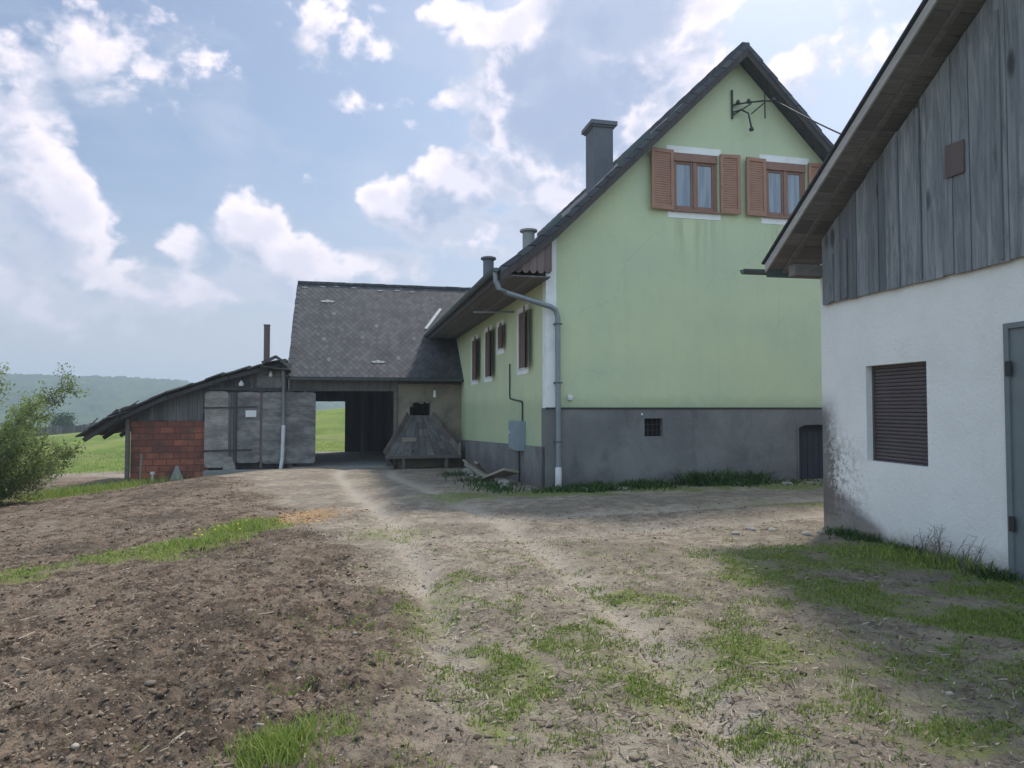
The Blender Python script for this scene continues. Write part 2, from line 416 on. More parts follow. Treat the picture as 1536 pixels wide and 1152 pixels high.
def m_slate(w, h, base, alt, sx='x', slope=1.3):
    def f():
        p = coord(); x, y, z = sep(p); u = (x if sx == 'x' else y) + noise(p, 1.4, 2) * .05; v = z * slope
        a = u / w + v / h; b = u / w - v / h
        fa, fb = a.fract(), b.fract(); ida, idb = a.floor(), b.floor()
        rnd = white(comb(ida, idb, 0.0)); rnd2 = white(comb(ida, idb, 5.0))
        edge = fa.mn(1.0 - fb); ed = mr(edge, .0, .07, 0.0, 1.0)
        c = mixc(rnd, base, alt); c = mixc(mr(noise(p, 1.1, 5, .65), .4, .7) * .55, c, [k * .55 for k in base])
        c = mixc(mr(rnd2, .992, .996) * .35, c, (.25, .25, .25))
        c = mixc((1.0 - ed) * .85, c, [k * .22 for k in base])
        mo = mr(noise(p, 3.2, 6, .75), .60, .72)
        c = mixc(mo * .35, c, (.11, .115, .085))
        return dict(col=c, rough=.8, bump=(1.0 - fa) * .5 + fb * .5 + ed * .4 + rnd * .3, bd=.02)
    return f
def m_brick():
    p = coord(); x, y, z = sep(p)
    n = nd('ShaderNodeTexBrick'); K.put(comb(x + noise(p, 2.0, 2) * .03, z + noise(p, 1.7, 2) * .03, 0.0), n.inputs['Vector'])
    n.inputs['Scale'].default_value = 1; n.inputs['Brick Width'].default_value = .42; n.inputs['Row Height'].default_value = .21
    n.inputs['Mortar Size'].default_value = .014; n.inputs['Mortar Smooth'].default_value = .2; n.inputs['Bias'].default_value = -.2
    n.inputs['Color1'].default_value = (.36, .12, .068, 1); n.inputs['Color2'].default_value = (.145, .052, .042, 1); n.inputs['Mortar'].default_value = (.13, .06, .045, 1)
    fac = K(n.outputs['Fac'])
    c = mixc(mr(noise(p, 2.4, 5, .65), .42, .66) * .8, K(n.outputs['Color']), (.12, .065, .05))
    c = mixc(mr(z + noise(p, 2) * .5, -.1, -.8) * .5, c, (.09, .055, .045))
    return dict(col=c, rough=.9, bump=(1.0 - fac) * 1.0 + noise(p, 20, 4) * .25 + noise(vscale(p, 1, 1, 30), 1.0, 1) * .2, bd=.012)
def m_flat(col, rough=.6, metal=0, var=.25, sc=6, spec=.4):
    def f():
        p = coord(); n = noise(p, sc, 5, .65)
        return dict(col=mixc(mr(n, .4, .75) * var, col, [k * .45 for k in col]), rough=rough, metal=metal, spec=spec, bump=noise(p, sc * 6, 3), bd=.002)
    return f
M = {}
def mat(k, fn): M[k] = material(k, fn); return M[k]
mat('green_plaster', m_plaster_green); mat('grey_render', m_render_grey); mat('white_paint', m_white); mat('white_wall', m_white_wall)
mat('grey_boards', lambda: m_boards((.16, .168, .18), (.37, .38, .39), (.085, .09, .098)))
mat('old_boards', lambda: m_boards((.11, .105, .10), (.2, .195, .185), (.06, .056, .055)))
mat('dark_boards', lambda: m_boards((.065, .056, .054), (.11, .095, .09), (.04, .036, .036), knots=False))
mat('soffit_boards', lambda: m_boards((.17, .15, .152), (.27, .245, .245), (.12, .105, .105), axis='y', knots=False))
mat('beam_wood', lambda: m_boards((.15, .125, .11), (.23, .20, .175), (.07, .058, .052), axis='x', knots=False))
mat('verge_wood', lambda: m_boards((.42, .39, .37), (.56, .53, .50), (.3, .28, .27), axis='x', knots=False))
mat('brown_paint', m_flat((.33, .17, .108), .55, var=.35))
mat('dull_brown', m_flat((.165, .105, .08), .65, var=.4))
mat('brown_frame', m_flat((.25, .13, .09), .5, var=.3))
mat('reddish_board', lambda: m_boards((.16, .115, .105), (.24, .18, .165), (.10, .07, .065), knots=False))
mat('slate', m_slate(.21, .26, (.050, .050, .055), (.088, .085, .09)))
mat('old_slate', m_slate(.3, .3, (.055, .05, .052), (.13, .12, .115), sx='y', slope=1.6))
mat('tile_dark', m_slate(.25, .3, (.05, .053, .065), (.085, .088, .10), sx='y', slope=1.4))
mat('brick', m_brick)
mat('tan_plaster', lambda: (lambda p: dict(col=mixc(mr(noise(p, 1.4, 5, .65), .4, .7), (.27, .235, .18), (.16, .14, .11)), rough=.95, bump=noise(p, 20, 4), bd=.01))(coord()))
mat('zinc', m_flat((.24, .27, .29), .5, .5, sc=4)); mat('zinc_dark', m_flat((.10, .125, .125), .5, .3, sc=4))
mat('white_plastic', m_flat((.62, .62, .62), .5, var=.4, sc=5)); mat('iron', m_flat((.05, .05, .052), .6, .4))
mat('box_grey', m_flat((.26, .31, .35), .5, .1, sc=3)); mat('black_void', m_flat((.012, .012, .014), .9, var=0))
mat('cellar_door', m_flat((.03, .034, .042), .8)); mat('chimney_render', m_flat((.14, .145, .16), .9, sc=3)); mat('chimney_pale', m_flat((.3, .3, .29), .9, sc=3))
mat('roller', m_flat((.10, .078, .08), .55, var=.3, sc=2)); mat('metal_door', m_flat((.18, .205, .21), .55, .2, sc=2))
mat('rust_plate', m_flat((.13, .095, .088), .8, sc=4)); mat('concrete', m_flat((.24, .235, .22), .95, sc=3)); mat('stone', m_flat((.27, .25, .22), .95, sc=8))
mat('door_sheet', lambda: (lambda p: dict(col=mixc(mr(noise(vscale(p, 1, 1, 2.6), 1.3, 6, .7, .15), .38, .66), (.115, .11, .105), (.265, .25, .235)), rough=.85, bump=noise(p, 3, 5, .6) + noise(p, 30, 3) * .2, bd=.02))(coord()))
mat('door_sheet_pale', lambda: (lambda p: dict(col=mixc(mr(noise(vscale(p, 1, 1, 2.6), 1.6, 6, .7, .15), .38, .66), (.19, .175, .155), (.36, .335, .295)), rough=.85, bump=noise(p, 3, 5, .6), bd=.02))(coord()))
mat('lamp_white', m_flat((.7, .7, .68), .4, var=.1))
mat('plank_wood', lambda: m_boards((.26, .23, .18), (.36, .32, .25), (.16, .14, .11), axis='x', knots=False))
def m_glass():
    p = coord(); return dict(col=mixc(mr(noise(vscale(p, 9, 9, .5), 1.2, 3), .42, .6), (.16, .19, .235), (.25, .28, .32)), rough=.08, spec=.7)
mat('window_glass', m_glass)

# ================================================================= GROUND
def polar(angs, rads):
    A, Rr = np.meshgrid(angs, rads); x = np.sin(A) * Rr; y = np.cos(A) * Rr
    n, m = len(rads), len(angs); i = np.arange(n * m).reshape(n, m)
    F = np.stack([i[:-1, :-1], i[:-1, 1:], i[1:, 1:], i[1:, :-1]], -1).reshape(-1, 4)[:, ::-1]
    return x.ravel(), y.ravel(), F
def m_ground():
    p = coord(); x, y, z = sep(p); g = attr('grassiness'); t = attr('tilled'); fl = attr('field'); ru = attr('rut'); ch = attr('chips')
    nb = noise(p, .7, 5, .6); nm = noise(p, 4.5, 6, .65); nf = noise(p, 26, 5, .7); nvf = noise(p, 85, 3, .7)
    straw = noise(vscale(p, 1.0, .45, 1.0), 34, 4, .75, 1.2)
    path = mixc(mr(nm, .36, .64), (.215, .176, .135), (.385, .325, .255))
    path = mixc(mr(nb, .42, .62) * .6, path, (.155, .13, .108))
    path = mixc(mr(straw, .55, .68) * .65, path, (.47, .41, .31))
    path = mixc(mr(nf, .54, .66) * .7, path, (.085, .068, .052))
    path = mixc(mr(nvf, .56, .66) * .5, path, (.48, .43, .34))
    path = mixc(ru * .7, path, (.46, .40, .33))
    soil = mixc(mr(nm, .38, .60), (.092, .064, .045), (.24, .18, .132))
    soil = mixc(mr(nf, .52, .62) * .75, soil, (.035, .027, .022))
    soil = mixc(mr(nf, .44, .36) * .5, soil, (.31, .25, .19))
    soil = mixc(mr(nb, .50, .62) * .55, soil, (.065, .05, .038))
    soil = mixc(mr(nb, .46, .36) * .35, soil, (.28, .235, .18))
    soil = mixc(mr(straw, .60, .70) * .6, soil, (.33, .27, .19))
    c = mixc(t, path, soil)
    gm = mr(g * 1.15 + (nb - .5) * .5 + (nm - .5) * 1.3 + (nf - .5) * .8, .30, .80)
    gc = mixc(mr(nf, .38, .64), (.10, .13, .03), (.24, .28, .07))
    gc = mixc(mr(straw, .52, .66) * .6, gc, (.27, .24, .13))
    c = mixc(gm * .72, c, gc)
    cm = mr(ch + (nm - .5) * .8, .4, .7)
    c = mixc(cm * .5, c, (.40, .22, .10))
    fm = mr(fl + (noise(p, .45, 5, .6) - .5) * .55, .35, .65)
    fc = mixc(mr(noise(p, .35, 5, .6), .38, .62), (.11, .165, .035), (.185, .235, .055))
    fc = mixc(mr(noise(vscale(p, .25, .9, 1), .5, 4, .6), .52, .68) * .55, fc, (.26, .245, .11))
    fc = mixc(mr(noise(p, 3.5, 4, .7), .5, .75) * .35, fc, (.055, .09, .018))
    c = mixc(fm, c, fc)
    return dict(col=c, rough=.96, spec=.15, bump=nm * .8 + nf * .8 + nvf * .35 + straw * .4, bd=.035)
mat('ground_earth', m_ground)
angs = np.concatenate([np.radians(np.arange(-180, -52, 2.0)), np.radians(np.arange(-52, 50.01, .23)), np.radians(np.arange(52, 180.1, 2.0))])
rads = np.concatenate([[.02, .3, .6, .9], np.geomspace(1.2, 1500, 1050)])
gx, gy, gF = polar(angs, rads)
# a gap-free fan: last column meets the first
T = tilled(gx, gy); G, FLD = green(gx, gy); H = base_height(gx, gy) + micro(gx, gy, T, G)
RU = ruts(gx, gy) * (1 - T)
CH = np.exp(-(((gx + 3.3) / .62) ** 2 + ((gy - 11.2) / .9) ** 2)) * 1.1
ground = np_mesh('ground', np.stack([gx, gy, H], 1), gF, M['ground_earth'], attrs={'grassiness': G, 'tilled': T, 'field': FLD, 'rut': RU, 'chips': CH}, smooth=True)
tag(ground, 'uneven brown farmyard earth with worn tracks and grass patches', None, kind='structure')

# ---------------------------------------------------------------- hills with woods
def m_woods():
    p = coord(); n = noise(p, .05, 4, .6); v = noise(p, .22, 3, .6)
    c = mixc(mr(n, .38, .62), (.025, .05, .018), (.06, .095, .03)); c = mixc(mr(v, .45, .65) * .5, c, (.03, .05, .02))
    return dict(col=c, rough=1.0, spec=0)
mat('woods', m_woods)
def hills(name, a0, a1, r0, r1, top, seed, lab):
    an = np.radians(np.arange(a0, a1, .12)); ra = np.linspace(r0, r1, 90)
    x, y, F = polar(an, ra); a = np.degrees(np.arctan2(x, y)); r = np.hypot(x, y)
    e = (r - r0) / (r1 - r0); z = -10 + (top(a) + 10) * np.sin(np.clip(e, 0, 1) * math.pi * .62) ** 1.2
    z = z + (np.abs(fbm(x, y, .09, 3, seed)) * 9 + fbm(x, y, .3, 2, seed + 3) * 4) * sstep(e, .0, .12)
    return tag(np_mesh(name, np.stack([x, y, z], 1), F, M['woods'], smooth=True), lab, None, kind='structure')
hills('hills', -75, 20, 560, 900, lambda a: np.interp(a, [-75, -45, -33, -30, -26, -22, 20], [22, 30, 32, 31, 30, 20, 12]), 61, 'distant wooded ridge on the horizon')

# ================================================================= GREEN HOUSE
A = R(13.0); HP = (.7055, 14.309, 0)
house = thing('farmhouse', HP, A, 'pale green gabled farmhouse with grey plinth and brown shutters', 'house')
W = 8.84
RP = [(-1.04, 4.36), (.1, 5.27), (4.42, 9.50), (8.74, 5.27), (9.88, 4.36)]
def roof_z(s): return float(np.interp(s, [p[0] for p in RP], [p[1] for p in RP]))
topw = lambda u: roof_z(u) - .20
Pg = lambda u, w, z: (u, w, z); Pl = lambda u, w, z: (w, u, z)
gw = [(2.83, 3.90, 5.86, 7.12), (5.07, 6.10, 5.86, 7.10)]
lw = [(8.0, 8.98, 2.48, 3.80), (5.72, 6.68, 2.48, 3.84), (4.18, 4.85, 3.16, 3.80), (1.58, 2.42, 2.50, 3.84)]
b = MB(); b.wall(Pg, 0, W, 1.5, topw, gw, .16, brk=(.1, 4.42, 8.74))
b.wall(Pl, .301, 16.8, .2, lambda u: 4.9, lw, .16)
b.wall(lambda u, w, z: (W - w, u, z), .301, 16.8, .2, lambda u: 4.9, [], .16)
b.wall(lambda u, w, z: (u, 17 - w, z), 0, W, .2, topw, [], .16, brk=(.1, 4.42, 8.74))
b.quad((0, 0, .3), (0, .301, .3), (0, .301, 4.9), (0, 0, 4.9))
b.build('wall', M['green_plaster'], house)
# plinth
b = MB(); b.wall(lambda u, w, z: (u, w - .035, z), -.035, W + .03, -.9, lambda u: 1.6, [(2.13, 2.54, 1.0, 1.38), (5.8, 6.75, -.9, 1.22)], .3, thick=.3)
b.quad((-.035, -.035, 1.6), (W + .03, -.035, 1.6), (W + .03, .0, 1.6), (-.035, 0, 1.6))
def plz(t): return .80 - .40 * t / 11.25
b.quad((-.035, .266, -.9), (-.035, .266, plz(0)), (-.035, 16.8, plz(14)), (-.035, 16.8, -1.6))
b.quad((-.035, .0, -.9), (-.035, .0, .8), (-.035, .266, plz(0)), (-.035, .266, -.9))
b.quad((-.035, -.0, plz(0)), (.0, -.0, plz(0)), (0, 16.8, plz(14)), (-.035, 16.8, plz(14)))
b.build('plinth', M['grey_render'], house)
b = MB(); b.box(-.03, W + .03, -.05, -.036, 1.575, 1.612); b.build('plinth_strip', M['iron'], house)  # thin dark strip along the top of the plinth
# white corner strips
b = MB(); b.prism([(-.012, 1.603), (.21, 1.603), (.21, roof_z(.21) - .22), (-.012, roof_z(-.012) - .22)], -.012, .0)
b.build('corner_strip', M['white_paint'], house)
b = MB(); b.box(-.012, -.0, .0, .26, .81, 4.9); b.build('corner_strip', M['white_paint'], house)
# roof: slab with kinked profile
b = MB(); th = .13
inner = [(s_, z_ - th * 1.25) for s_, z_ in RP]
prof = RP + inner[::-1]
for i in range(4):
    s0, z0 = RP[i]; s1, z1 = RP[i + 1]; t0, y0_ = inner[i]; t1, y1_ = inner[i + 1]
    b.prism([(s0, z0), (s1, z1), (t1, y1_), (t0, y0_)], -.36, 17.3)
roof = b.build('roof', M['tile_dark'], house)
b = MB()
for i in range(4):     # verge boards and lapped tile edges, slightly uneven
    s0, z0 = RP[i]; s1, z1 = RP[i + 1]; n = max(2, int(abs(s1 - s0) / .34))
    for k in range(n):
        a0, a1 = k / n, (k + 1.06) / n; xa, za, xb, zb = s0 + (s1 - s0) * a0, z0 + (z1 - z0) * a0, s0 + (s1 - s0) * a1, z0 + (z1 - z0) * a1
        up = i < 2; l0, l1 = (.018, .045) if up else (.045, .018)
        l0, l1 = (l1, l0) if up else (l1, l0)
        j = random.uniform(-.008, .012)
        b.hexa([(xa, -.40, za - .10), (xb, -.40, zb - .10), (xb, -.2, zb - .10), (xa, -.2, za - .10), (xa, -.40 + j, za + l0), (xb, -.40 + j, zb + l1), (xb, -.2, zb + l1), (xa, -.2, za + l0)])
b.build('verge_tiles', M['tile_dark'], roof)
b = MB()
for i in (0, 1, 2, 3):
    s0, z0 = RP[i]; s1, z1 = RP[i + 1]
    b.prism([(s0, z0 - .10), (s1, z1 - .10), (s1, z1 - .27), (s0, z0 - .27)], -.385, -.355)
b.build('verge_board', M['dark_boards'], roof)
b = MB()
for k in range(44):
    yy = -.35 + k * .39; b.box(4.33, 4.51, yy, yy + .40, 9.40, 9.55 + .01 * (k % 2))
b.build('ridge_tiles', M['tile_dark'], roof)
# boxed eave: soffit, fascia
b = MB()
for k in range(7):
    x0 = -1.0 + k * .144; b.box(x0, x0 + .138, -.30, 16.9, 4.22 + .004 * (k % 2), 4.25)
b.build('soffit', M['soffit_boards'], house)
b = MB(); b.box(-1.05, -1.02, -.34, 17, 4.16, 4.36); b.build('fascia', M['dark_boards'], house)
# scalloped end board
pts = [(-1.0, 4.40)]; n = 6; x = -.92
top_ = [(0.02, roof_z(.02) - .26), (-1.0, roof_z(-1.0) - .10)]
prof = [(-.98, 4.40)]
for k in range(n):
    x0 = -.90 + k * .155
    prof += [(x0, 4.40), (x0 + .02, 4.33), (x0 + .07, 4.30), (x0 + .12, 4.33), (x0 + .14, 4.40)]
prof += [(.02, 4.40), (.02, roof_z(.02) - .26), (-.98, 4.44)]
b = MB()
for k in range(n):
    x0 = -.90 + k * .155; z1 = lambda q: 4.44 + (roof_z(.02) - .26 - 4.44) * (q + .98) / 1.0
    b.prism([(x0, 4.36), (x0 + .03, 4.31), (x0 + .075, 4.29), (x0 + .12, 4.31), (x0 + .15, 4.36), (x0 + .15, z1(x0 + .15)), (x0, z1(x0))], -.33 + .004 * (k % 2), -.31 + .004 * (k % 2))
b.build('scalloped_board', M['reddish_board'], house)
# gable windows
def shutter(mb, P, u0, u1, z0, z1, w0=-.075, t=.04):
    """panelled shutter: stiles, rails and a recessed louvred panel"""
    st = .075
    def bx(a, b_, c, d, wa, wb): 
        p = [P(a, wa, c), P(b_, wa, c), P(b_, wb, c), P(a, wb, c), P(a, wa, d), P(b_, wa, d), P(b_, wb, d), P(a, wb, d)]; mb.hexa(p)
    bx(u0, u0 + st, z0, z1, w0, w0 + t); bx(u1 - st, u1, z0, z1, w0, w0 + t)
    bx(u0 + st, u1 - st, z0, z0 + .09, w0, w0 + t); bx(u0 + st, u1 - st, z1 - .08, z1, w0, w0 + t)
    zz = z0 + .09
    while zz < z1 - .1:
        e = min(zz + .05, z1 - .08)
        mb.hexa([P(u0 + st, w0 + .008, zz), P(u1 - st, w0 + .008, zz), P(u1 - st, w0 + t * .9, zz), P(u0 + st, w0 + t * .9, zz),
                 P(u0 + st, w0 + .02, e), P(u1 - st, w0 + .02, e), P(u1 - st, w0 + t, e), P(u0 + st, w0 + t, e)]); zz += .05
for gi, ((u0, u1, z0, z1), sh) in enumerate(zip(gw, (((2.29, 2.83), (3.93, 4.40)), ((4.55, 5.05), (6.13, 6.62))))):
    b = MB(); f = .07; y0, y1 = .02, .09
    b.box(u0, u1, y0 - .03, y1, z1 - .17, z1)         # roller box
    b.box(u0, u0 + f, y0, y1, z0, z1 - .17); b.box(u1 - f, u1, y0, y1, z0, z1 - .17); b.box(u0 + f, u1 - f, y0, y1, z0, z0 + f)
    um = (u0 + u1) / 2; zt = z1 - .17
    b.box(um - .035, um + .035, y0 - .005, y1, z0 + f, zt)
    for a, c in ((u0 + f, um - .035), (um + .035, u1 - f)):
        b.box(a, a + .045, y0 + .015, y1, z0 + f, zt); b.box(c - .045, c, y0 + .015, y1, z0 + f, zt); b.box(a + .045, c - .045, y0 + .015, y1, z0 + f, z0 + f + .05); b.box(a + .045, c - .045, y0 + .015, y1, zt - .05, zt)
    win = b.build('window', M['brown_frame'], house, bevel=.004)
    b = MB()
    for a, c in ((u0 + f + .045, um - .08), (um + .08, u1 - f - .045)): b.box(a, c, .06, .07, z0 + f + .05, zt - .05)
    b.build('pane', M['window_glass'], win)
    b = MB(); b.box(u0 - .14, u1 + .08, -.012, .0, z1 + .004, z1 + .15); b.build('lintel', M['white_paint'], win)
    b = MB(); b.box(u0 - .12, u1 + .06, -.012, .0, z0 - .16, z0 - .03); b.build('sill_band', M['white_paint'], win)
    b = MB(); b.box(u0 - .03, u1 + .03, -.07, .03, z0 - .03, z0 + .004); b.build('sill', M['brown_frame'], win)
    for k, (a, c) in enumerate(sh):
        b = MB(); an = (.05, .035, .03, .04)[gi * 2 + k]; hu = c if k == 0 else a
        P = lambda u, w, z, hu=hu, an=an: (u, w - abs(u - hu) * an * 2.2 - .005, z)
        shutter(b, P, a, c, z0 - .02, z1 + .03); b.box(a + .02, a + .05, -.11, -.09, z0 + .55, z0 + .6)
        b.build('shutter', M['brown_paint'], win, bevel=.003)
for li, (u0, u1, z0, z1) in enumerate(lw):   # long side windows
    b = MB(); bw = .12
    b.box(-.012, 0, u0 - bw, u0, z0 - bw, z1 + bw); b.box(-.012, 0, u1, u1 + bw, z0 - bw, z1 + bw); b.box(-.012, 0, u0, u1, z0 - bw, z0); b.box(-.012, 0, u0, u1, z1, z1 + bw)
    win = b.build('window', M['white_paint'], house)
    b = MB(); f = .06
    b.box(.09, .15, u0, u0 + f, z0, z1); b.box(.09, .15, u1 - f, u1, z0, z1); b.box(.09, .15, u0 + f, u1 - f, z0, z0 + f); b.box(.09, .15, u0 + f, u1 - f, z1 - f, z1)
    b.box(.09, .15, (u0 + u1) / 2 - .03, (u0 + u1) / 2 + .03, z0 + f, z1 - f); b.build('frame', M['brown_frame'], win)
    b = MB(); b.box(.12, .13, u0 + f, u1 - f, z0 + f, z1 - f); b.build('pane', M['window_glass'], win)
    b = MB(); b.box(-.05, .09, u0, u1, z0 - .0, z0 + .02); b.build('sill', M['white_paint'], win)
    # far leaf closed in the opening, near leaf opened against the wall
    um = u0 + (u1 - u0) * .45
    b = MB(); shutter(b, lambda u, w, z: (w + .075, u, z), um, u1 - .01, z0 + .03, z1 - .02); b.build('shutter', M['dull_brown'], win, bevel=.003)
    an = (.16, .2, .16, .24)[li]; L_ = (u1 - u0) * .62
    b = MB(); shutter(b, lambda u, w, z, an=an, u0=u0: (w - .03 - (u0 - u) * an, u, z), u0 - L_, u0 + .02, z0 + .02, z1); b.build('shutter', M['dull_brown'], win, bevel=.003)
# basement window with bars, cellar door
b = MB(); u0, u1, z0, z1 = 2.13, 2.54, 1.0, 1.38
b.box(u0, u1, .10, .13, z0, z1); bwn = b.build('basement_window', M['black_void'], house)
b = MB()
for k in range(1, 4): b.tube([(u0 + (u1 - u0) * k / 4, .03, z0), (u0 + (u1 - u0) * k / 4, .03, z1)], .007, 6)
for k in (1, 2): b.tube([(u0, .03, z0 + (z1 - z0) * k / 3), (u1, .03, z0 + (z1 - z0) * k / 3)], .007, 6)
b.build('bars', M['iron'], bwn)
b = MB(); b.box(5.8, 6.75, .14, .2, -.6, 1.22)
for k in range(6): b.box(5.83 + k * .15, 5.97 + k * .15, .115 + .004 * (k % 2), .139, -.5, 1.05)
cd = b.build('cellar_door', M['cellar_door'], house)
b = MB(); b.prism([(5.76, -.5), (5.8, -.5), (5.8, 1.16), (5.95, 1.22), (6.75, 1.24), (6.75, 1.29), (5.93, 1.27), (5.76, 1.19)], -.05, -.036); b.build('frame', M['grey_render'], cd)
# chimneys and roof hatches (on the left roof slope)
def chimney(s_, t, w, d, ztop, m, cap):
    zb = roof_z(s_ - w / 2) - .25
    b = MB(); b.box(s_ - w / 2, s_ + w / 2, t, t + d, zb, ztop - .12); o = b.build('chimney', m, roof, bevel=.01)
    b = MB(); e = cap; b.box(s_ - w / 2 - e * .5, s_ + w / 2 + e * .5, t - e * .5, t + d + e * .5, ztop - .17, ztop - .12); b.box(s_ - w / 2 - e, s_ + w / 2 + e, t - e, t + d + e, ztop - .12, ztop)
    b.box(s_ - w * .3, s_ + w * .3, t + d * .2, t + d * .8, ztop, ztop + .02)
    b.build('chimney_cap', m, roof, bevel=.01)
chimney(3.02, 4.7, .58, .7, 9.72, M['chimney_render'], .10)
def round_chimney(s_, t, r, ztop, m):
    b = MB(); b.tube([(s_, t, roof_z(s_) - .4), (s_, t, ztop - .12)], r, 18); b.build('chimney', m, roof, smooth=True)
    b = MB(); b.tube([(s_, t, ztop - .14), (s_, t, ztop - .10), (s_, t, ztop - .04), (s_, t, ztop)], [r * 1.05, r * 1.45, r * 1.45, r * .9], 18); b.build('chimney_cap', m, roof, smooth=True)
round_chimney(.86, 10.6, .19, 7.0, M['chimney_render']); round_chimney(2.34, 10.6, .22, 8.08, M['chimney_pale'])
for (sa, sb, ta, tb) in ((2.1, 2.62, .6, 1.3), (.18, .52, .5, 1.2)):
    za, zb = roof_z(sa), roof_z(sb); b = MB()
    b.hexa([(sa, ta, za - .02), (sb, ta, zb - .02), (sb, tb, zb - .02), (sa, tb, za - .02), (sa - .05, ta, za + .12), (sb - .05, ta, zb + .12), (sb - .05, tb, zb + .12), (sa - .05, tb, za + .12)])
    b.build('roof_hatch', M['zinc_dark'], roof, bevel=.01)
# gutter + downpipe
def half_gutter(mb, x, y0, y1, z, r=.075, n=8):
    """half-round channel along y"""
    for k in range(n):
        a0, a1 = math.pi + math.pi * k / n, math.pi + math.pi * (k + 1) / n
        p = lambda a, rr: (x + math.cos(a) * rr, z + math.sin(a) * rr)
        mb.prism([p(a0, r), p(a1, r), p(a1, r - .008), p(a0, r - .008)], y0, y1)
    mb.tube([(x - r, y0, z), (x - r, y1, z)], .011, 6)
b = MB(); half_gutter(b, -1.13, -.38, 14.4, 4.36); b.prism([(-1.205, 4.36), (-1.055, 4.36), (-1.08, 4.30), (-1.13, 4.285), (-1.18, 4.30)], -.385, -.375)
b.build('gutter', M['zinc_dark'], house)
b = MB(); b.tube([(-1.12, -.25, 4.31), (-1.11, -.25, 4.12), (-1.05, -.25, 3.98), (-.9, -.23, 3.90), (.05, -.14, 3.66), (.16, -.12, 3.60), (.21, -.11, 3.46), (.215, -.11, .25)], .055, 14)
dp = b.build('downpipe', M['zinc'], house, smooth=True)
b = MB(); b.tube([(.215, -.11, .40), (.215, -.11, .36), (.215, -.115, -.12), (.24, -.12, -.28)], [.06, .068, .062, .03], 14); b.build('boot', M['white_plastic'], dp, smooth=True)
for zz in (3.3, 2.1, .9): b = MB(); b.box(.14, .29, -.17, -.0, zz, zz + .03); b.build('pipe_clamp', M['zinc_dark'], dp)
# meter box, conduit, little wall fittings
b = MB(); b.box(-.20, -.0, 1.75, 2.62, .62, 1.30); mb_ = b.build('meter_box', M['box_grey'], house, bevel=.01)
b = MB(); b.box(-.215, -.2, 1.78, 2.59, .66, 1.27); b.build('door', M['box_grey'], mb_, bevel=.005)
b = MB(); b.tube([(-.235, 2.45, 1.02), (-.215, 2.45, 1.02)], .03, 12); b.build('lock', M['lamp_white'], mb_)
b = MB(); b.tube([(-.03, 1.95, 1.3), (-.03, 1.95, 1.72), (-.03, 2.0, 1.75), (-.03, 3.2, 1.83), (-.03, 3.26, 1.88), (-.03, 3.26, 2.7)], .018, 8); b.build('conduit', M['iron'], house)
b = MB(); b.tube([(-.07, 2.1, .62), (-.07, 2.1, -.2)], .02, 8); b.build('conduit', M['iron'], house)
b = MB(); b.tube([(-.0, 2.9, 3.96), (-.95, 3.3, 3.98)], .028, 10); b.build('wall_bracket', M['zinc'], house)
b = MB(); b.box(.44, .54, -.06, 0, 1.76, 1.86); b.tube([(.47, -.06, 1.81), (.47, -.11, 1.80)], .02, 8); b.build('wall_lamp_box', M['lamp_white'], house, bevel=.006)
b = MB(); b.tube([(2.07, -.035, 1.47), (2.07, -.055, 1.47)], .022, 10); b.build('vent_cap', M['lamp_white'], house)
# power line bracket on the gable
b = MB()
b.tube([(4.26, -.03, 7.98), (4.26, -.03, 8.62)], .022, 8); b.tube([(4.84, -.38, 7.9), (4.84, -.38, 8.45)], .016, 8)
b.tube([(4.26, -.03, 8.28), (4.5, -.2, 8.29), (4.84, -.38, 8.29), (5.1, -.45, 8.26)], .02, 8)
b.tube([(4.26, -.03, 8.12), (4.42, -.12, 8.16), (4.55, -.2, 8.06), (4.62, -.2, 7.75)], .02, 8)
b.tube([(4.26, -.03, 8.05), (4.60, -.25, 8.26)], .014, 6)
b.tube([(4.62, -.2, 8.05), (4.84, -.36, 8.25)], .014, 6)
br = b.build('line_bracket', M['iron'], house, smooth=True)
for p in ((4.62, -.2, 7.72), (4.56, -.2, 8.33), (4.36, -.1, 8.33), (5.02, -.43, 8.31)):
    b = MB(); x_, y_, z_ = p; b.tube([(x_, y_, z_ - .05), (x_, y_, z_ - .03), (x_, y_, z_), (x_, y_, z_ + .05)], [.03, .055, .05, .02], 10); b.build('insulator', M['iron'], br, smooth=True)

def to_world(origin, rz, p):
    return Matrix.Translation(origin) @ Matrix.Rotation(rz, 4, 'Z') @ Vector(p)
a = to_world(HP, A, (5.08, -.45, 8.27)); e = Vector((7.26, 9.40, 4.36)); pts = []
for k in range(25):
    t = k / 24; q = a.lerp(e, t); q.z -= .18 * 4 * t * (1 - t); pts.append(q)
b = MB(off=a); b.tube(pts, .016, 6)
cable = b.build('power_cable', M['iron']); cable.location = a
tag(cable, 'thin dark overhead cable running from the green gable to the outbuilding roof', 'cable')

# ================================================================= BARN
BP = (-1.8252, 25.2705, 0)
barn = thing('barn', BP, A, 'low barn with diamond slate roof and open drive-through bay', 'barn')
EZ, EY, RZ, RY = 2.66, -.48, 6.62, 4.0
sl = (RZ - EZ) / (RY - EY)
bz = lambda y: RZ - abs(y - RY) * sl
b = MB()
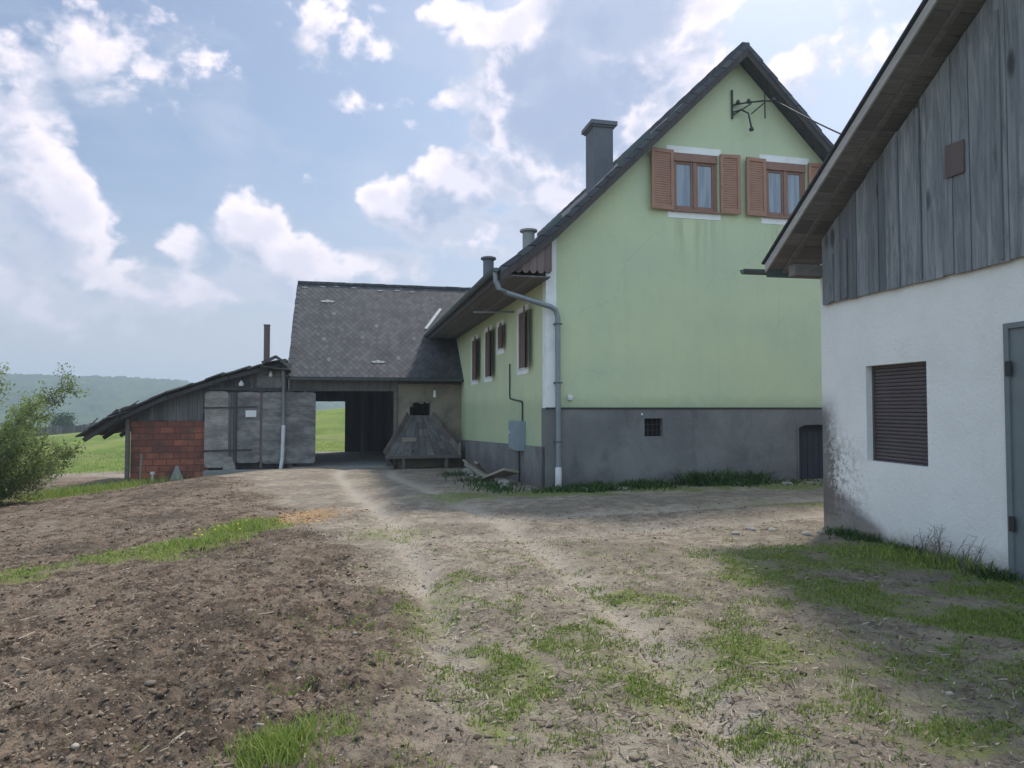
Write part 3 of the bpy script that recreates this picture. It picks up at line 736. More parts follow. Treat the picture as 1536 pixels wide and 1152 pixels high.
# front: plaster part right of the bay, with the ragged chute hole
b.wall(Pg, -2.28, 1.6, -1.4, lambda u: 2.45, [(-1.85, -1.12, 1.28, 1.86)], .3)
b.build('wall', M['tan_plaster'], barn)
b = MB(); random.seed(3)
for k in range(11):   # ragged lips of the hole
    x0 = -1.9 + k * .078; b.box(x0, x0 + .07, -.012, .25, 1.80 + random.uniform(-.05, .03) - (.14 if k < 2 else 0), 1.885)
b.build('hole_edge', M['tan_plaster'], barn)
b = MB(); b.box(-5.95, -2.29, -.04, .26, 2.19, 2.55); b.build('lintel_beam', M['old_boards'], barn, bevel=.01)
b = MB(); b.box(-2.285, 1.6, -.03, .20, 2.452, 2.70); b.build('wall_plate', M['dark_boards'], barn, bevel=.01)
b = MB(); b.box(-2.42, -2.29, -.06, .1, -.9, 2.19); b.build('post', M['beam_wood'], barn, bevel=.008); b = MB(); b.box(-5.95, -5.80, .0, .15, -1.2, 2.19); b.build('post', M['beam_wood'], barn, bevel=.008)
# side and back walls, partition, loft
def plankwall(P, u0, u1, z0, top, w=.19, t=.03, gap=.008, m='old_boards', parent=None, name='board_wall', off=(0, 0, 0), label=None):
    b = MB(off); u = u0
    while u < u1 - .02:
        e = min(u + w * random.uniform(.8, 1.2), u1); j = random.uniform(0, .018); c = random.uniform(-.01, .01)
        b.hexa([P(u, -j, z0 + c), P(e - gap, -j, z0 + c), P(e - gap, t - j, z0 + c), P(u, t - j, z0 + c), P(u, -j, top(u)), P(e - gap, -j, top(e)), P(e - gap, t - j, top(e)), P(u, t - j, top(u))]); u = e
    return b.build(name, M[m], parent, label=label)
plankwall(lambda u, w, z: (-5.93 + w, u, z), .16, 8.0, -1.6, lambda u: bz(u) - .12, parent=barn, m='old_boards')
plankwall(lambda u, w, z: (-2.27 + w, u, z), .31, 8.0, -.9, lambda u: 2.6, parent=barn, m='dark_boards')
b = MB(); b.box(-4.12, 1.6, 8.04, 8.1, -1.3, 2.6); b.box(-5.9, -4.12, 8.04, 8.1, 1.9, 2.6); b.box(-2.22, -2.2, .31, 8, -.9, 2.6); b.build('gap_blocker', M['black_void'], barn)  # black sheets added behind the planks to stop light through the gaps
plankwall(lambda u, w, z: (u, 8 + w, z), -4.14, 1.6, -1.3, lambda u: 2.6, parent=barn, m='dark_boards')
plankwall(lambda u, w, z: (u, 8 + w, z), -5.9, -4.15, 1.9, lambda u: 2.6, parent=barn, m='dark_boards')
b = MB(); b.box(-5.9, 1.6, .27, 7.97, 2.56, 2.62); b.build('loft_floor', M['dark_boards'], barn)
b = MB(); b.box(-5.78, -2.43, -.15, 8.3, -1.2, -.40); b.build('floor_slab', M['concrete'], barn)
b = MB(); b.box(-3.5, -3.35, 3.4, 3.55, -.4, 2.56); b.build('post', M['dark_boards'], barn)
for y0 in (2.2, 4.4, 6.6): b = MB(); b.box(-5.8, -2.4, y0, y0 + .14, 2.36, 2.555); b.build('ceiling_beam', M['dark_boards'], barn)
# roof
b = MB(); t_ = .12
def slab(y0, z0, y1, z1, xa0, xa1, xb0=4.5, xb1=4.5):
    b.hexa([(xa0, y0, z0 - t_), (xb0, y0, z0 - t_), (xb1, y1, z1 - t_), (xa1, y1, z1 - t_), (xa0, y0, z0), (xb0, y0, z0), (xb1, y1, z1), (xa1, y1, z1)])
slab(EY, EZ, RY, RZ, -5.95, -5.97); slab(2 * RY - EY, EZ, RY, RZ, -5.95, -5.97)
broof = b.build('roof', M['slate'], barn)
b = MB()
random.seed(5)
for k in range(34): b.box(-5.98 + k * .31, -5.67 + k * .31, RY - .12, RY + .12, RZ - .06, RZ + .04 + random.uniform(-.008, .008))
b.build('ridge_tiles', M['slate'], broof)
b = MB()
for k in range(19):     # verge slates along the free edge
    q = k / 19; y0 = EY + (RY - EY) * q; y1 = EY + (RY - EY) * (q + .06); j = random.uniform(-.012, .012)
    b.hexa([(-6.0 + j, y0, bz(y0) - .03), (-5.86, y0, bz(y0) - .03), (-5.86, y1, bz(y1) - .03), (-6.0 + j, y1, bz(y1) - .03), (-6.0 + j, y0, bz(y0) + .035), (-5.86, y0, bz(y0) + .035), (-5.86, y1, bz(y1) + .012), (-6.0 + j, y1, bz(y1) + .012)])
b.build('verge_slates', M['slate'], broof)
b = MB(); half_gutter_pts = None
for k in range(6):
    a0, a1 = math.pi + math.pi * k / 6, math.pi + math.pi * (k + 1) / 6
    c = lambda a, rr: (EY - .07 + math.cos(a) * rr, EZ - .06 + math.sin(a) * rr)
    b.prism([c(a0, .07), c(a1, .07), c(a1, .062), c(a0, .062)], -5.9, .9, axes='yz')
b.build('gutter', M['zinc_dark'], barn)
b = MB()  # pale replaced slates, thin plates lying on the slope
nrm = Vector((0, -sl, 1)).normalized(); up = Vector((0, 1, sl)).normalized()
def lozenge(px_, y_, w_, h_):
    c = Vector((px_, y_, bz(y_))) + nrm * .012
    for dx, dv, s in ((-w_ * .27, 0, .5), (w_ * .27, 0, .5), (0, h_ * .14, .55), (0, -h_ * .12, .35)):
        cc = c + Vector((dx, 0, 0)) + up * dv; e1 = Vector((w_ * s / 2, 0, 0)); e2 = up * h_ * s / 2
        b.hexa([cc - e1, cc - e2, cc + e1, cc + e2, cc - e1 + nrm * .01, cc - e2 + nrm * .01, cc + e1 + nrm * .01, cc + e2 + nrm * .01])
lozenge(-4.8, 3.0, .55, .32); b.build('pale_slate', M['chimney_pale'], broof); b = MB(); lozenge(-2.95, .15, .5, .26); b.build('pale_slate', M['chimney_pale'], broof)
for q in range(7): b = MB(); lozenge(-5.7 + q * .7 + random.uniform(-.2, .2), 3.72 + random.uniform(-.05, .1), .24, .12); b.build('pale_slate', M['chimney_pale'], broof)
# valley flashing where the farmhouse eave meets this roof
b = MB(); v0 = Vector((-1.12, 1.7, bz(1.7) + .04)); v1 = Vector((-.42, 2.75, bz(2.75) + .05))
b.beam(v0, v1, .11, .012, up=nrm); b.build('valley_flashing', M['zinc'], broof)
# little lamp beside the hole
b = MB(); b.tube([(-.98, -.02, 2.28), (-.98, -.12, 2.30), (-.98, -.16, 2.22)], .015, 8); lmp = b.build('wall_lamp', M['iron'], barn)
b = MB(); b.tube([(-.98, -.16, 2.24), (-.98, -.16, 2.20), (-.98, -.16, 1.98)], [.03, .05, .06], 14); b.build('lamp_shade', M['lamp_white'], lmp, smooth=True)

# ================================================================= LEAN-TO
LO = Vector((-8.5, 0, -.9))
lean = thing('lean_to', to_world(BP, A, LO), A, 'ramshackle lean-to of red hollow bricks and grey boards beside the barn', 'shed')
LR = [(-12.25, .72), (-11.2, 1.42), (-9.81, 2.08), (-7.96, 2.74), (-6.3, 3.20), (-6.12, 3.22)]
lz = lambda s_: float(np.interp(s_, [p[0] for p in LR], [p[1] for p in LR]))
b = MB(LO); b.wall(Pg, -10.86, -8.5, -1.6, lambda u: 1.17, [], thick=.24); b.wall(lambda u, w, z: (-10.86 + w, u, z), .241, 5.5, -2.2, lambda u: 1.17, [], thick=.24)
b.build('brick_wall', M['brick'], lean)
plankwall(lambda u, w, z: (u, w - .02, z), -10.9, -6.0, 1.18, lambda u: lz(u) - .12, w=.15, m='old_boards', parent=lean, off=LO)
plankwall(lambda u, w, z: (u, w + .05, z), -8.49, -5.98, -1.1, lambda u: 1.17, w=.18, m='dark_boards', parent=lean, off=LO)
plankwall(lambda u, w, z: (u, w + 5.5, z), -10.8, -6.0, -2.0, lambda u: lz(u) - .12, w=.2, m='old_boards', parent=lean, off=LO)
b = MB(LO); b.box(-11.0, -10.88, -.10, .03, -1.5, 1.25, ); b.build('corner_post', M['beam_wood'], lean, bevel=.01)
random.seed(12)
b = MB(LO)
for row in range(9):         # lapped uneven roofing sheets
    y0 = -.55 + row * .75
    u = -12.3
    while u < -6.15:
        e = min(u + random.uniform(.32, .5), -6.1); j = random.uniform(-.03, .03); f0 = random.uniform(-.10, .06) if row == 0 else 0
        zl, zr = lz(u) + j, lz(e + .06) + j + random.uniform(0, .04)
        b.hexa([(u, y0 + f0, zl - .05), (e + .08, y0 + f0, zr - .05), (e + .08, y0 + .8, zr - .05), (u, y0 + .8, zl - .05), (u, y0 + f0, zl), (e + .08, y0 + f0, zr), (e + .08, y0 + .8, zr), (u, y0 + .8, zl)], .006); u = e
lroof = b.build('roof', M['old_slate'], lean)
for k, yy in enumerate((-.42, 1.4, 3.2, 5.2)):
    b = MB(LO)
    for (s0, z0), (s1, z1) in zip(LR[:-1], LR[1:]): b.beam((s0 + .15, yy, z0 - .14), (s1 + .12, yy, z1 - .13), .09, .13)
    b.build('rafter', M['dark_boards'], lroof)
b = MB(LO)
for k in range(14):
    s_ = -12.2 + random.uniform(0, 1.5); b.beam((s_, -.6 + random.uniform(-.1, .3), lz(s_) - .02 + random.uniform(0, .08)), (s_ + random.uniform(.35, .7), -.5, lz(s_ + .5) + random.uniform(-.08, .08)), .10, .02, jit=.02)
b.build('loose_slates', M['old_slate'], lroof)
b = MB(LO); b.beam((-6.75, -.5, 3.11), (-6.3, -.5, 3.34), .5, .02); b.beam((-6.32, -.5, 3.34), (-5.86, -.5, 3.0), .5, .02); b.build('ridge_sheet', M['lamp_white'], lroof, bevel=.003)
b = MB(LO); b.beam((-6.75, -.78, 3.08), (-6.3, -.78, 3.30), .1, .1); b.beam((-6.32, -.78, 3.30), (-5.84, -.78, 2.96), .1, .1)
b.beam((-6.8, -.5, 2.98), (-5.85, -.5, 2.88), .5, .05); b.build('porch_cap', M['old_slate'], lroof)
b = MB(LO); b.tube([(-6.79, .9, 2.6), (-6.79, .9, 4.52)], .105, 16); b.tube([(-6.79, .9, 4.5), (-6.79, .9, 4.54)], .118, 16); b.build('stove_pipe', M['rust_plate'], lroof, smooth=True)
# sheet-covered sliding doors
b = MB(LO); b.beam((-8.75, -.2, 2.24), (-5.0, -.2, 2.20), .07, .07); b.build('door_rail', M['iron'], lean)
def rrect(u0, u1, z0, z1, r, w0, w1, mb):
    pr = []
    for cx, cz, a0 in ((u1 - r, z1 - r, 0), (u0 + r, z1 - r, 90), (u0 + r, z0 + r, 180), (u1 - r, z0 + r, 270)):
        for k in range(4): t = R(a0 + k * 30); pr.append((cx + r * math.cos(t), cz + r * math.sin(t)))
    mb.prism(pr, w0, w1)
b = MB(LO); rrect(-8.60, -7.86, -.38, 2.16, .14, -.17, -.13, b); d1 = b.build('sliding_door', M['door_sheet_pale'], lean, bevel=.006, label='pale grey patched sheet door with cross battens')
b = MB(LO); rrect(-7.60, -6.86, -.24, 2.14, .10, -.17, -.13, b); b.build('panel', M['door_sheet'], d1, bevel=.006)
b = MB(LO)
for k in range(3): b.box(-7.86 + .085 * k, -7.785 + .085 * k, -.165, -.135 + .004 * k, -.30 - .05 * k, 2.12)
b.build('plank', M['old_boards'], d1)
b = MB(LO); b.beam((-8.62, -.185, 1.60), (-6.95, -.185, 1.64), .02, .05); b.beam((-8.62, -.185, .18), (-7.1, -.185, .2), .02, .06); b.beam((-7.60, -.185, 2.05), (-7.60, -.185, -.3), .05, .02)
b.build('batten', M['dark_boards'], d1)
b = MB(LO); b.hexa([(-8.0, -.22, -.75), (-7.55, -.22, -.55), (-7.55, -.19, -.55), (-8.0, -.19, -.75), (-8.02, -.20, .08), (-7.72, -.20, -.05), (-7.72, -.17, -.05), (-8.02, -.17, .08)]); b.build('torn_sheet', M['door_sheet_pale'], d1)
b = MB(LO); b.box(-7.32, -6.98, -.185, -.172, 1.30, 1.52); b.build('notice', M['lamp_white'], d1)
b = MB(LO); rrect(-6.78, -5.06, -.28, 2.14, .10, -.17, -.13, b); d2 = b.build('sliding_door', M['door_sheet'], lean, bevel=.008, label='dark grey crumpled sheet door nearest the open bay')
b = MB(LO); b.beam((-6.7, -.18, .62), (-5.1, -.18, .70), .012, .03); b.beam((-6.6, -.18, 1.35), (-5.1, -.18, 1.33), .012, .03); b.build('crease', M['door_sheet'], d2)
b = MB(LO); b.box(-6.86, -6.78, -.15, -.10, -.4, 2.2); b.build('gap_board', M['reddish_board'], lean)
b = MB(LO); b.box(-6.98, -6.05, -.14, -.06, 2.28, 2.84); b.box(-6.5, -6.44, -.16, -.13, 2.3, 2.86); b.build('fascia_panel', M['door_sheet'], lean)
for p, r_ in (((-7.45, -.3, 2.42), .09), ((-6.52, -.3, 2.74), .06)):
    b = MB(LO); x_, y_, z_ = p; b.tube([(x_, y_, z_ + .1), (x_, y_, z_ + .04), (x_, y_, z_), (x_, y_, z_ - .08)], [.02, r_ * .6, r_, r_ * .85], 12); b.build('yard_lamp', M['lamp_white'], lean, smooth=True)
b = MB(LO); b.tube([(-6.1, -.5, 2.85), (-6.1, -.42, 2.6), (-6.1, -.32, 2.45), (-6.09, -.30, 1.0)], .055, 12); ldp = b.build('downpipe', M['zinc'], lean, smooth=True)
b = MB(LO); b.tube([(-6.09, -.3, 1.02), (-6.12, -.30, -.1), (-6.17, -.32, -.45)], [.065, .065, .06], 12); b.tube([(-6.1, -.3, .22), (-6.1, -.3, .18)], .075, 12); b.build('lower_pipe', M['white_plastic'], ldp, smooth=True)
b = MB(LO); b.box(-8.6, -5.75, -.35, .0, -1.3, -.46); b.box(-5.76, -2.4, -.30, -.16, -1.2, -.42); b.build('threshold', M['concrete'], lean, bevel=.02)

# ================================================================= CHUTE in front of the barn
CO = Vector((-1.5, -.7, -.55))
chute = thing('loading_chute', to_world(BP, A, CO), A, 'dark wooden loading chute fanning out on short legs below a hole in the barn wall', 'chute')
b = MB(CO); random.seed(8)
def cp(u, v): # u across -1..1, v 0 top .. 1 bottom
    hw = .33 + (1.22 - .33) * v; return Vector((-1.48 + u * hw, .05 - 1.2 * v, 1.34 - 1.34 * v ** .95))
for k in range(9):
    u0, u1 = -1 + 2 * k / 9, -1 + 2 * (k + .94) / 9; n_ = 6
    for q in range(n_):
        v0, v1 = q / n_, (q + 1) / n_; a_, b_, c_, d_ = cp(u0, v0), cp(u1, v0), cp(u1, v1), cp(u0, v1); o_ = Vector((0, .02, -.03))
        b.hexa([a_ + o_, d_ + o_, c_ + o_, b_ + o_, a_, d_, c_, b_])
b.build('slide', M['old_boards'], chute)
for sgn in (-1, 1):
    b = MB(CO); n_ = 6
    for q in range(n_):
        v0, v1 = q / n_, (q + 1) / n_; a_, d_ = cp(sgn, v0), cp(sgn, v1); w_ = .20 + .1 * v0; ou = Vector((sgn * .10, -.03, .14)); th_ = Vector((sgn * .03, .01, 0))
        b.hexa([a_, d_, d_ + th_, a_ + th_, a_ + ou, d_ + ou, d_ + ou + th_, a_ + ou + th_])
    b.build('side_board', M['beam_wood'], chute)
b = MB(CO); b.box(-2.75, -.18, -1.24, -1.14, -.10, .0); b.box(-2.7, -.2, -1.14, .0, -.09, -.05); b.build('front_beam', M['beam_wood'], chute)
for s_, w_ in ((-2.15, .10), (-.70, .11), (-2.62, .09)):
    b = MB(CO); b.box(s_ - w_ / 2, s_ + w_ / 2, -1.2 if s_ > -2.5 else -.2, -1.1 if s_ > -2.5 else -.1, -.95, -.10); b.build('leg', M['beam_wood'], chute)
b = MB(CO); b.box(-.28, -.2, -1.22, -1.12, -.02, .42); b.build('corner_stump', M['plank_wood'], chute); b = MB(CO); b.box(-2.2, -1.7, -1.0, -.96, .46, .60); b.build('cleat', M['plank_wood'], chute)

# ================================================================= WHITE OUTBUILDING
SP = (4.2092, 9.5042, 0); th = math.atan((768 - 590) / 1050); SR = math.atan2(-math.cos(th), math.sin(th))
shed = thing('outbuilding', SP, SR, 'whitewashed outbuilding with grey weathered board gable and brown roller shutter', 'shed')
EXs, EZs, AX, SLP = -.51, 3.62, 4.6, .632
sz = lambda x_: EZs + SLP * (AX - EXs) - SLP * abs(x_ - AX)
b = MB(); b.wall(Pg, 0, 9.2, -.6, lambda u: 3.0, [(.90, 1.895, .955, 2.115), (2.95, 4.2, -.6, 2.35)], .16)
b.wall(lambda u, w, z: (w, u, z), .301, 8, -.8, lambda u: 3.45, [], .16); b.wall(lambda u, w, z: (9.2 - w, u, z), .301, 8, -.8, lambda u: 3.45, [], .16); b.wall(lambda u, w, z: (u, 8 - w, z), .3, 8.9, -.8, lambda u: sz(u) - .2, [], .16, brk=(AX,))
b.box(0, .14, 0, .3, 3.0, 3.56); b.build('wall', M['white_wall'], shed)
random.seed(21)
b = MB(); u = .135
while u < 9.15:
    w_ = random.uniform(.13, .25); e = min(u + w_, 9.15); j = random.uniform(0, .02); g_ = random.choice((.004, .006, .012)); zb = 2.985 + random.uniform(-.012, .006)
    bk = AX if u < AX < e else None
    b.hexa([(u, -.045 - j, zb), (e - g_, -.045 - j, zb), (e - g_, -.018 - j, zb), (u, -.018 - j, zb), (u, -.045 - j, sz(u) - .17), (e - g_, -.045 - j, sz(e) - .17), (e - g_, -.018 - j, sz(e) - .17), (u, -.018 - j, sz(u) - .17)])
    u = e
b.build('board_gable', M['grey_boards'], shed)
b = MB()   # a few overlapping cover boards
for u, w_, z1 in ((.30, .10, 3.62), (.62, .05, 3.75), (1.9, .04, 4.9), (2.95, .035, 5.4), (3.9, .04, 6)):
    b = MB(); b.box(u, u + w_, -.085, -.067, 3.0, min(z1, sz(u) - .2)); b.build('cover_strip', M['grey_boards'], shed)
b = MB(); b.box(.14, 9.1, -.012, .2, 3.0, 3.03); b.wall(lambda u, w, z: (u, .01 + w, z), .14, 9.1, 3.03, lambda u: sz(u) - .2, [], brk=(AX,), thick=.05); b.build('backing', M['black_void'], shed)
b = MB(); b.hexa([(2.30, -.083, 3.99), (2.545, -.083, 3.98), (2.545, -.07, 3.98), (2.30, -.07, 3.99), (2.31, -.083, 4.33), (2.55, -.083, 4.31), (2.55, -.07, 4.31), (2.31, -.07, 4.33)]); b.build('patch_plate', M['rust_plate'], shed)
# roof
b = MB(); AZs = sz(AX)
for sx0, sx1 in ((EXs, AX), (2 * AX - EXs, AX)):
    z0, z1 = EZs, AZs
    b.hexa([(sx0, -.5, z0 - .02), (sx1, -.5, z1 - .02), (sx1, 8.5, z1 - .02), (sx0, 8.5, z0 - .02), (sx0, -.52, z0 + .04), (sx1, -.52, z1 + .04), (sx1, 8.5, z1 + .04), (sx0, 8.5, z0 + .04)])
sroof = b.build('roof', M['tile_dark'], shed)
b = MB()
n_ = 26
for k in range(n_):   # soffit boards seen from below, lapped along the slope
    x0 = EXs + .02 + (AX - EXs - .02) * k / n_; x1 = EXs + .02 + (AX - EXs - .02) * (k + .96) / n_
    for mir in (0, 1):
        a_, c_ = (x0, x1) if not mir else (2 * AX - x0, 2 * AX - x1)
        b.hexa([(a_, -.48, sz(a_) - .05 - .004 * (k % 2)), (c_, -.48, sz(c_) - .05 - .004 * (k % 2)), (c_, 8.4, sz(c_) - .05), (a_, 8.4, sz(a_) - .05), (a_, -.48, sz(a_) - .025), (c_, -.48, sz(c_) - .025), (c_, 8.4, sz(c_) - .025), (a_, 8.4, sz(a_) - .025)])
b.build('soffit', M['soffit_boards'], sroof)
for y0, y1, zz0, zz1, m, nm in ((-.525, -.50, -.09, .03, 'verge_wood', 'verge_board'), (-.27, -.21, -.11, -.052, 'soffit_boards', 'rafter')):
    for mir in (0, 1):
        b = MB(); f_ = (lambda q: q) if not mir else (lambda q: 2 * AX - q)
        p = [(f_(EXs), EZs + zz0), (f_(AX), AZs + zz0), (f_(AX), AZs + zz1), (f_(EXs), EZs + zz1)]; b.prism(p, y0, y1); b.build(nm, M[m], sroof)
b = MB(); b.prism([(EXs - .03, EZs + .03), (AX, AZs + .05), (AX, AZs + .075), (EXs - .03, EZs + .055)], -.56, -.48); b.build('verge_cap', M['tile_dark'], sroof)
b = MB(); b.box(-.02, .14, -.46, -.001, 3.37, 3.52); b.build('purlin', M['beam_wood'], shed, bevel=.006); b = MB(); b.box(AX - .09, AX + .09, -.46, -.05, AZs - .28, AZs - .12); b.build('purlin', M['beam_wood'], shed, bevel=.006)
b = MB(); half_gutter(b, -.60, -.82, 8.4, 3.58, .07); b.prism([(-.67, 3.58), (-.53, 3.58), (-.55, 3.53), (-.60, 3.51), (-.65, 3.53)], -.825, -.815)
b.box(-.55, -.49, -.48, 8.4, 3.47, 3.60); b.build('gutter', M['zinc_dark'], shed)
# roller shutter
b = MB(); z = .975
while z < 2.10:
    b.prism([(.110, z), (.100, z + .008), (.097, z + .022), (.100, z + .036), (.110, z + .042), (.125, z + .042), (.125, z)], .93, 1.893, axes='yz'); z += .044
rs = b.build('roller_shutter', M['roller'], shed)
b = MB(); b.box(.903, .93, .08, .13, .955, 2.113); b.box(.93, 1.893, .09, .13, 2.095, 2.113); b.box(.90, 1.895, .085, .155, .93, .973); b.build('guide_rail', M['roller'], rs)
# metal door
b = MB(); b.box(2.955, 4.195, -.012, .05, -.25, 2.345); md = b.build('metal_door', M['metal_door'], shed, bevel=.004)
b = MB(); b.box(2.91, 2.965, -.035, .1, -.25, 2.40); b.box(4.19, 4.24, -.035, .1, -.25, 2.40); b.box(2.965, 4.19, -.035, .1, 2.345, 2.40); b.build('frame', M['metal_door'], md, bevel=.004)
for zz in (.45, 1.9): b = MB(); b.box(2.94, 3.0, -.05, -.036, zz, zz + .14); b.build('hinge', M['iron'], md)
b = MB(); b.tube([(4.08, -.013, 1.05), (4.08, -.07, 1.05), (3.95, -.07, 1.05)], .012, 8); b.build('handle', M['iron'], md)

# ================================================================= SMALL THINGS
def place(x, y, dz=0): return Vector((x, y, hz(x, y) + dz))
p = Vector((-11.75, 22.2, 0)); p.z = hz(p.x, p.y)
b = MB(); b.beam((0, 0, -.3), (.03, .02, .95), .05, .05, up=(0, 1, 0)); o = b.build('stake', M['plank_wood']); o.location = p
tag(o, 'thin wooden stake standing in grass at the corner of the brick lean-to', 'stake')
pl = to_world(BP, A, (-9.4, -.4, 0)); pl.z = hz(pl.x, pl.y)
b = MB(); b.hexa([(-.2, -.05, -.1), (.28, -.05, -.1), (.28, .05, -.1), (-.2, .05, -.1), (-.06, .2, .45), (.02, .2, .45), (.02, .26, .45), (-.06, .26, .45)], .02); o = b.build('concrete_slab', M['concrete'], bevel=.01); o.location = pl; o.rotation_euler.z = A
tag(o, 'broken triangular concrete piece leaning against the red brick wall', 'slab')
pl = to_world(BP, A, (-10.1, -.35, 0)); pl.z = hz(pl.x, pl.y)
b = MB(); b.tube([(0, 0, -.2), (0, 0, .28)], .03, 8); b.tube([(0, 0, .28), (0, 0, .36)], .07, 10); o = b.build('marker_post', M['lamp_white']); o.location = pl
tag(o, 'small white capped marker post in front of the red bricks', 'post')
# planks and stones heaped along the long side
def stone(x, y, r, lab, grp, flat=.55, m='stone'):
    n = 3; bm_v = []
    me = bpy.data.meshes.new('stone'); import bmesh
    bm = bmesh.new(); bmesh.ops.create_icosphere(bm, subdivisions=2, radius=1)
    sd = random.random() * 50
    for v in bm.verts:
        k = 1 + .28 * math.sin(v.co.x * 3.1 + sd) * math.cos(v.co.y * 2.7 + sd * 1.3) + random.uniform(-.09, .09)
        v.co = Vector((v.co.x * r * k, v.co.y * r * k * .8, v.co.z * r * k * flat))
    bm.to_mesh(me); bm.free(); me.materials.append(M[m]); o = link(bpy.data.objects.new('stone', me)); o.location = (x, y, hz(x, y) + r * flat * .35); o.rotation_euler.z = random.uniform(0, 3)
    return tag(o, lab, 'stone', grp)
random.seed(31)
ORD = ['first', 'second', 'third', 'fourth', 'fifth', 'sixth', 'seventh', 'eighth', 'ninth', 'tenth']
for k in range(10):
    q = to_world(HP, A, (random.uniform(-.75, -.25), .7 + k * .8 + random.uniform(-.15, .15), 0)); stone(q.x, q.y, random.uniform(.09, .2), 'rough rubble stone along the long green wall, %s from the corner downpipe' % ORD[k], 'rubble stones along the long wall')
for k in range(8):
    q = to_world(HP, A, (.75 + k * .82 + random.uniform(-.2, .2), random.uniform(-.8, -.35), 0)); stone(q.x, q.y, random.uniform(.07, .16), 'flat stone below the grey gable plinth, %s from the downpipe' % ORD[k], 'stones below the gable plinth', .4)
for k in range(5):
    q = Vector((4.0 - k * .28 + random.uniform(-.05, .05), 9.3 - random.uniform(.0, .5), 0)); stone(q.x, q.y, random.uniform(.04, .08), 'small pale stone on bare earth, %s out from the white outbuilding corner' % ORD[k], 'pale stones by the outbuilding corner', .45)
pls = [((-.5, 2.3), 1.7, .12, .34, 'broad pale plank lying on the rubble below the meter box'), ((-.75, 3.3), 1.2, .5, .18, 'short plank tilted against the rubble left of the meter box'),
       ((-.5, 4.6), 1.0, -.5, .12, 'narrow stick of firewood leaning on the rubble heap'), ((-.62, 5.1), .8, .9, .10, 'pale split log standing askew at the left end of the rubble')]
for i, ((s_, t_), L_, yaw, w_, lab) in enumerate(pls):
    q = to_world(HP, A, (s_, t_, 0)); b = MB(); b.box(-L_ / 2, L_ / 2, -w_ / 2, w_ / 2, -.03, .03, .012); o = b.build('plank', M['plank_wood'], bevel=.006)
    o.location = (q.x, q.y, hz(q.x, q.y) + .18); o.rotation_euler = (R(14), R((12, -16, 26, -38)[i]), A + R(90) + yaw); tag(o, lab, 'plank')
q = to_world(HP, A, (-.45, 4.2, 0))
random.seed(4)

# ---------------------------------------------------------------- leaves / grass helpers
def blades(px, py, h, w, lean, col, zoff=0, curve=.35):
    """one tapered bent blade (2 quads) per position"""
    n = len(px); a = rng.uniform(0, 2 * math.pi, n); dx, dy = np.cos(a), np.sin(a); z = height(px, py) + zoff
    la = rng.uniform(0, 2 * math.pi, n); lx, ly = np.cos(la) * lean * h, np.sin(la) * lean * h
    V = np.zeros((n, 5, 3), np.float32)
    for i, (t, ww) in enumerate(((0, 1), (0, -1), (.55, .75), (.55, -.75), (1, 0))):
        k = t ** 1.6
        V[:, i, 0] = px + dx * w * .5 * ww + lx * k; V[:, i, 1] = py + dy * w * .5 * ww + ly * k; V[:, i, 2] = z + h * t * (1 - curve * lean * t) - (.01 if t == 0 else 0)
    b_ = (np.arange(n) * 5)[:, None]
    F = np.concatenate([b_ + np.array([[0, 1, 3]]), b_ + np.array([[0, 3, 2]]), b_ + np.array([[2, 3, 4]])], 0)
    C = np.repeat(col, 5)
    return V.reshape(-1, 3), F, C
def m_leaf(c1, c2, c3, tr=.35):
    def f():
        a = attr('tone'); c = mixc(mr(a, 0, .5, smooth=False), c1, c2); c = mixc(mr(a, .5, 1, smooth=False), c, c3)
        return dict(col=c, rough=.7, spec=.25, trans=tr)
    return f
mat('grass_blade', m_leaf((.09, .13, .028), (.22, .30, .06), (.36, .42, .12)))
mat('weed_leaf', m_leaf((.025, .05, .014), (.05, .10, .025), (.09, .15, .04), .25))
mat('bush_leaf', m_leaf((.08, .115, .035), (.19, .26, .07), (.36, .42, .16), .45))
mat('dry_straw', m_leaf((.075, .058, .042), (.25, .205, .15), (.45, .39, .29), .1))
mat('soil_clod', lambda: (lambda r: dict(col=mixc(r, (.06, .044, .033), (.24, .185, .14)), rough=1, spec=.1))(island()))
mat('pebble', lambda: (lambda r: dict(col=mixc(r, (.16, .13, .10), (.42, .37, .30)), rough=.9, spec=.2))(island()))
mat('chip', lambda: (lambda r: dict(col=mixc(r, (.30, .15, .07), (.58, .38, .19)), rough=.9, spec=.2))(island()))

def scatter(n, fn, xr, yr):
    x = rng.uniform(*xr, n); y = yr[0] * (yr[1] / yr[0]) ** rng.uniform(0, 1, n)     # denser near the yard's front
    x = x * 1.0; k = rng.uniform(0, 1, n) < fn(x, y); return x[k], y[k]
def gprob(x, y):
    g, f = green(x, y); n1 = fbm(x, y, 4.5, 4, 51, .6); return np.clip((g + n1 * 2.2 - .30) * 1.3, 0, 1)
gr = []
for (cx, cy, rx, ry, a_) in GREEN:
    area = rx * ry * 12; dens = 2100 if cy < 6 else (700 if cy < 9.5 else 170)
    n = int(area * dens); x = cx + rng.uniform(-1.9, 1.9, n) * rx; y = cy + rng.uniform(-1.9, 1.9, n) * ry; k = rng.uniform(0, 1, n) < gprob(x, y) * .8; x, y = x[k], y[k]
    n = len(x); big = a_ > 1.0
    h = rng.uniform(.012, .038, n) * (2.2 if big else 1) * (1.25 if cy > 9 else 1); gr.append(blades(x, y, h, rng.uniform(.003, .007, n) * (1 + cy / 9), rng.uniform(.2, .9, n), np.clip(rng.normal(.62 if big else .45, .22, n), 0, 1)))
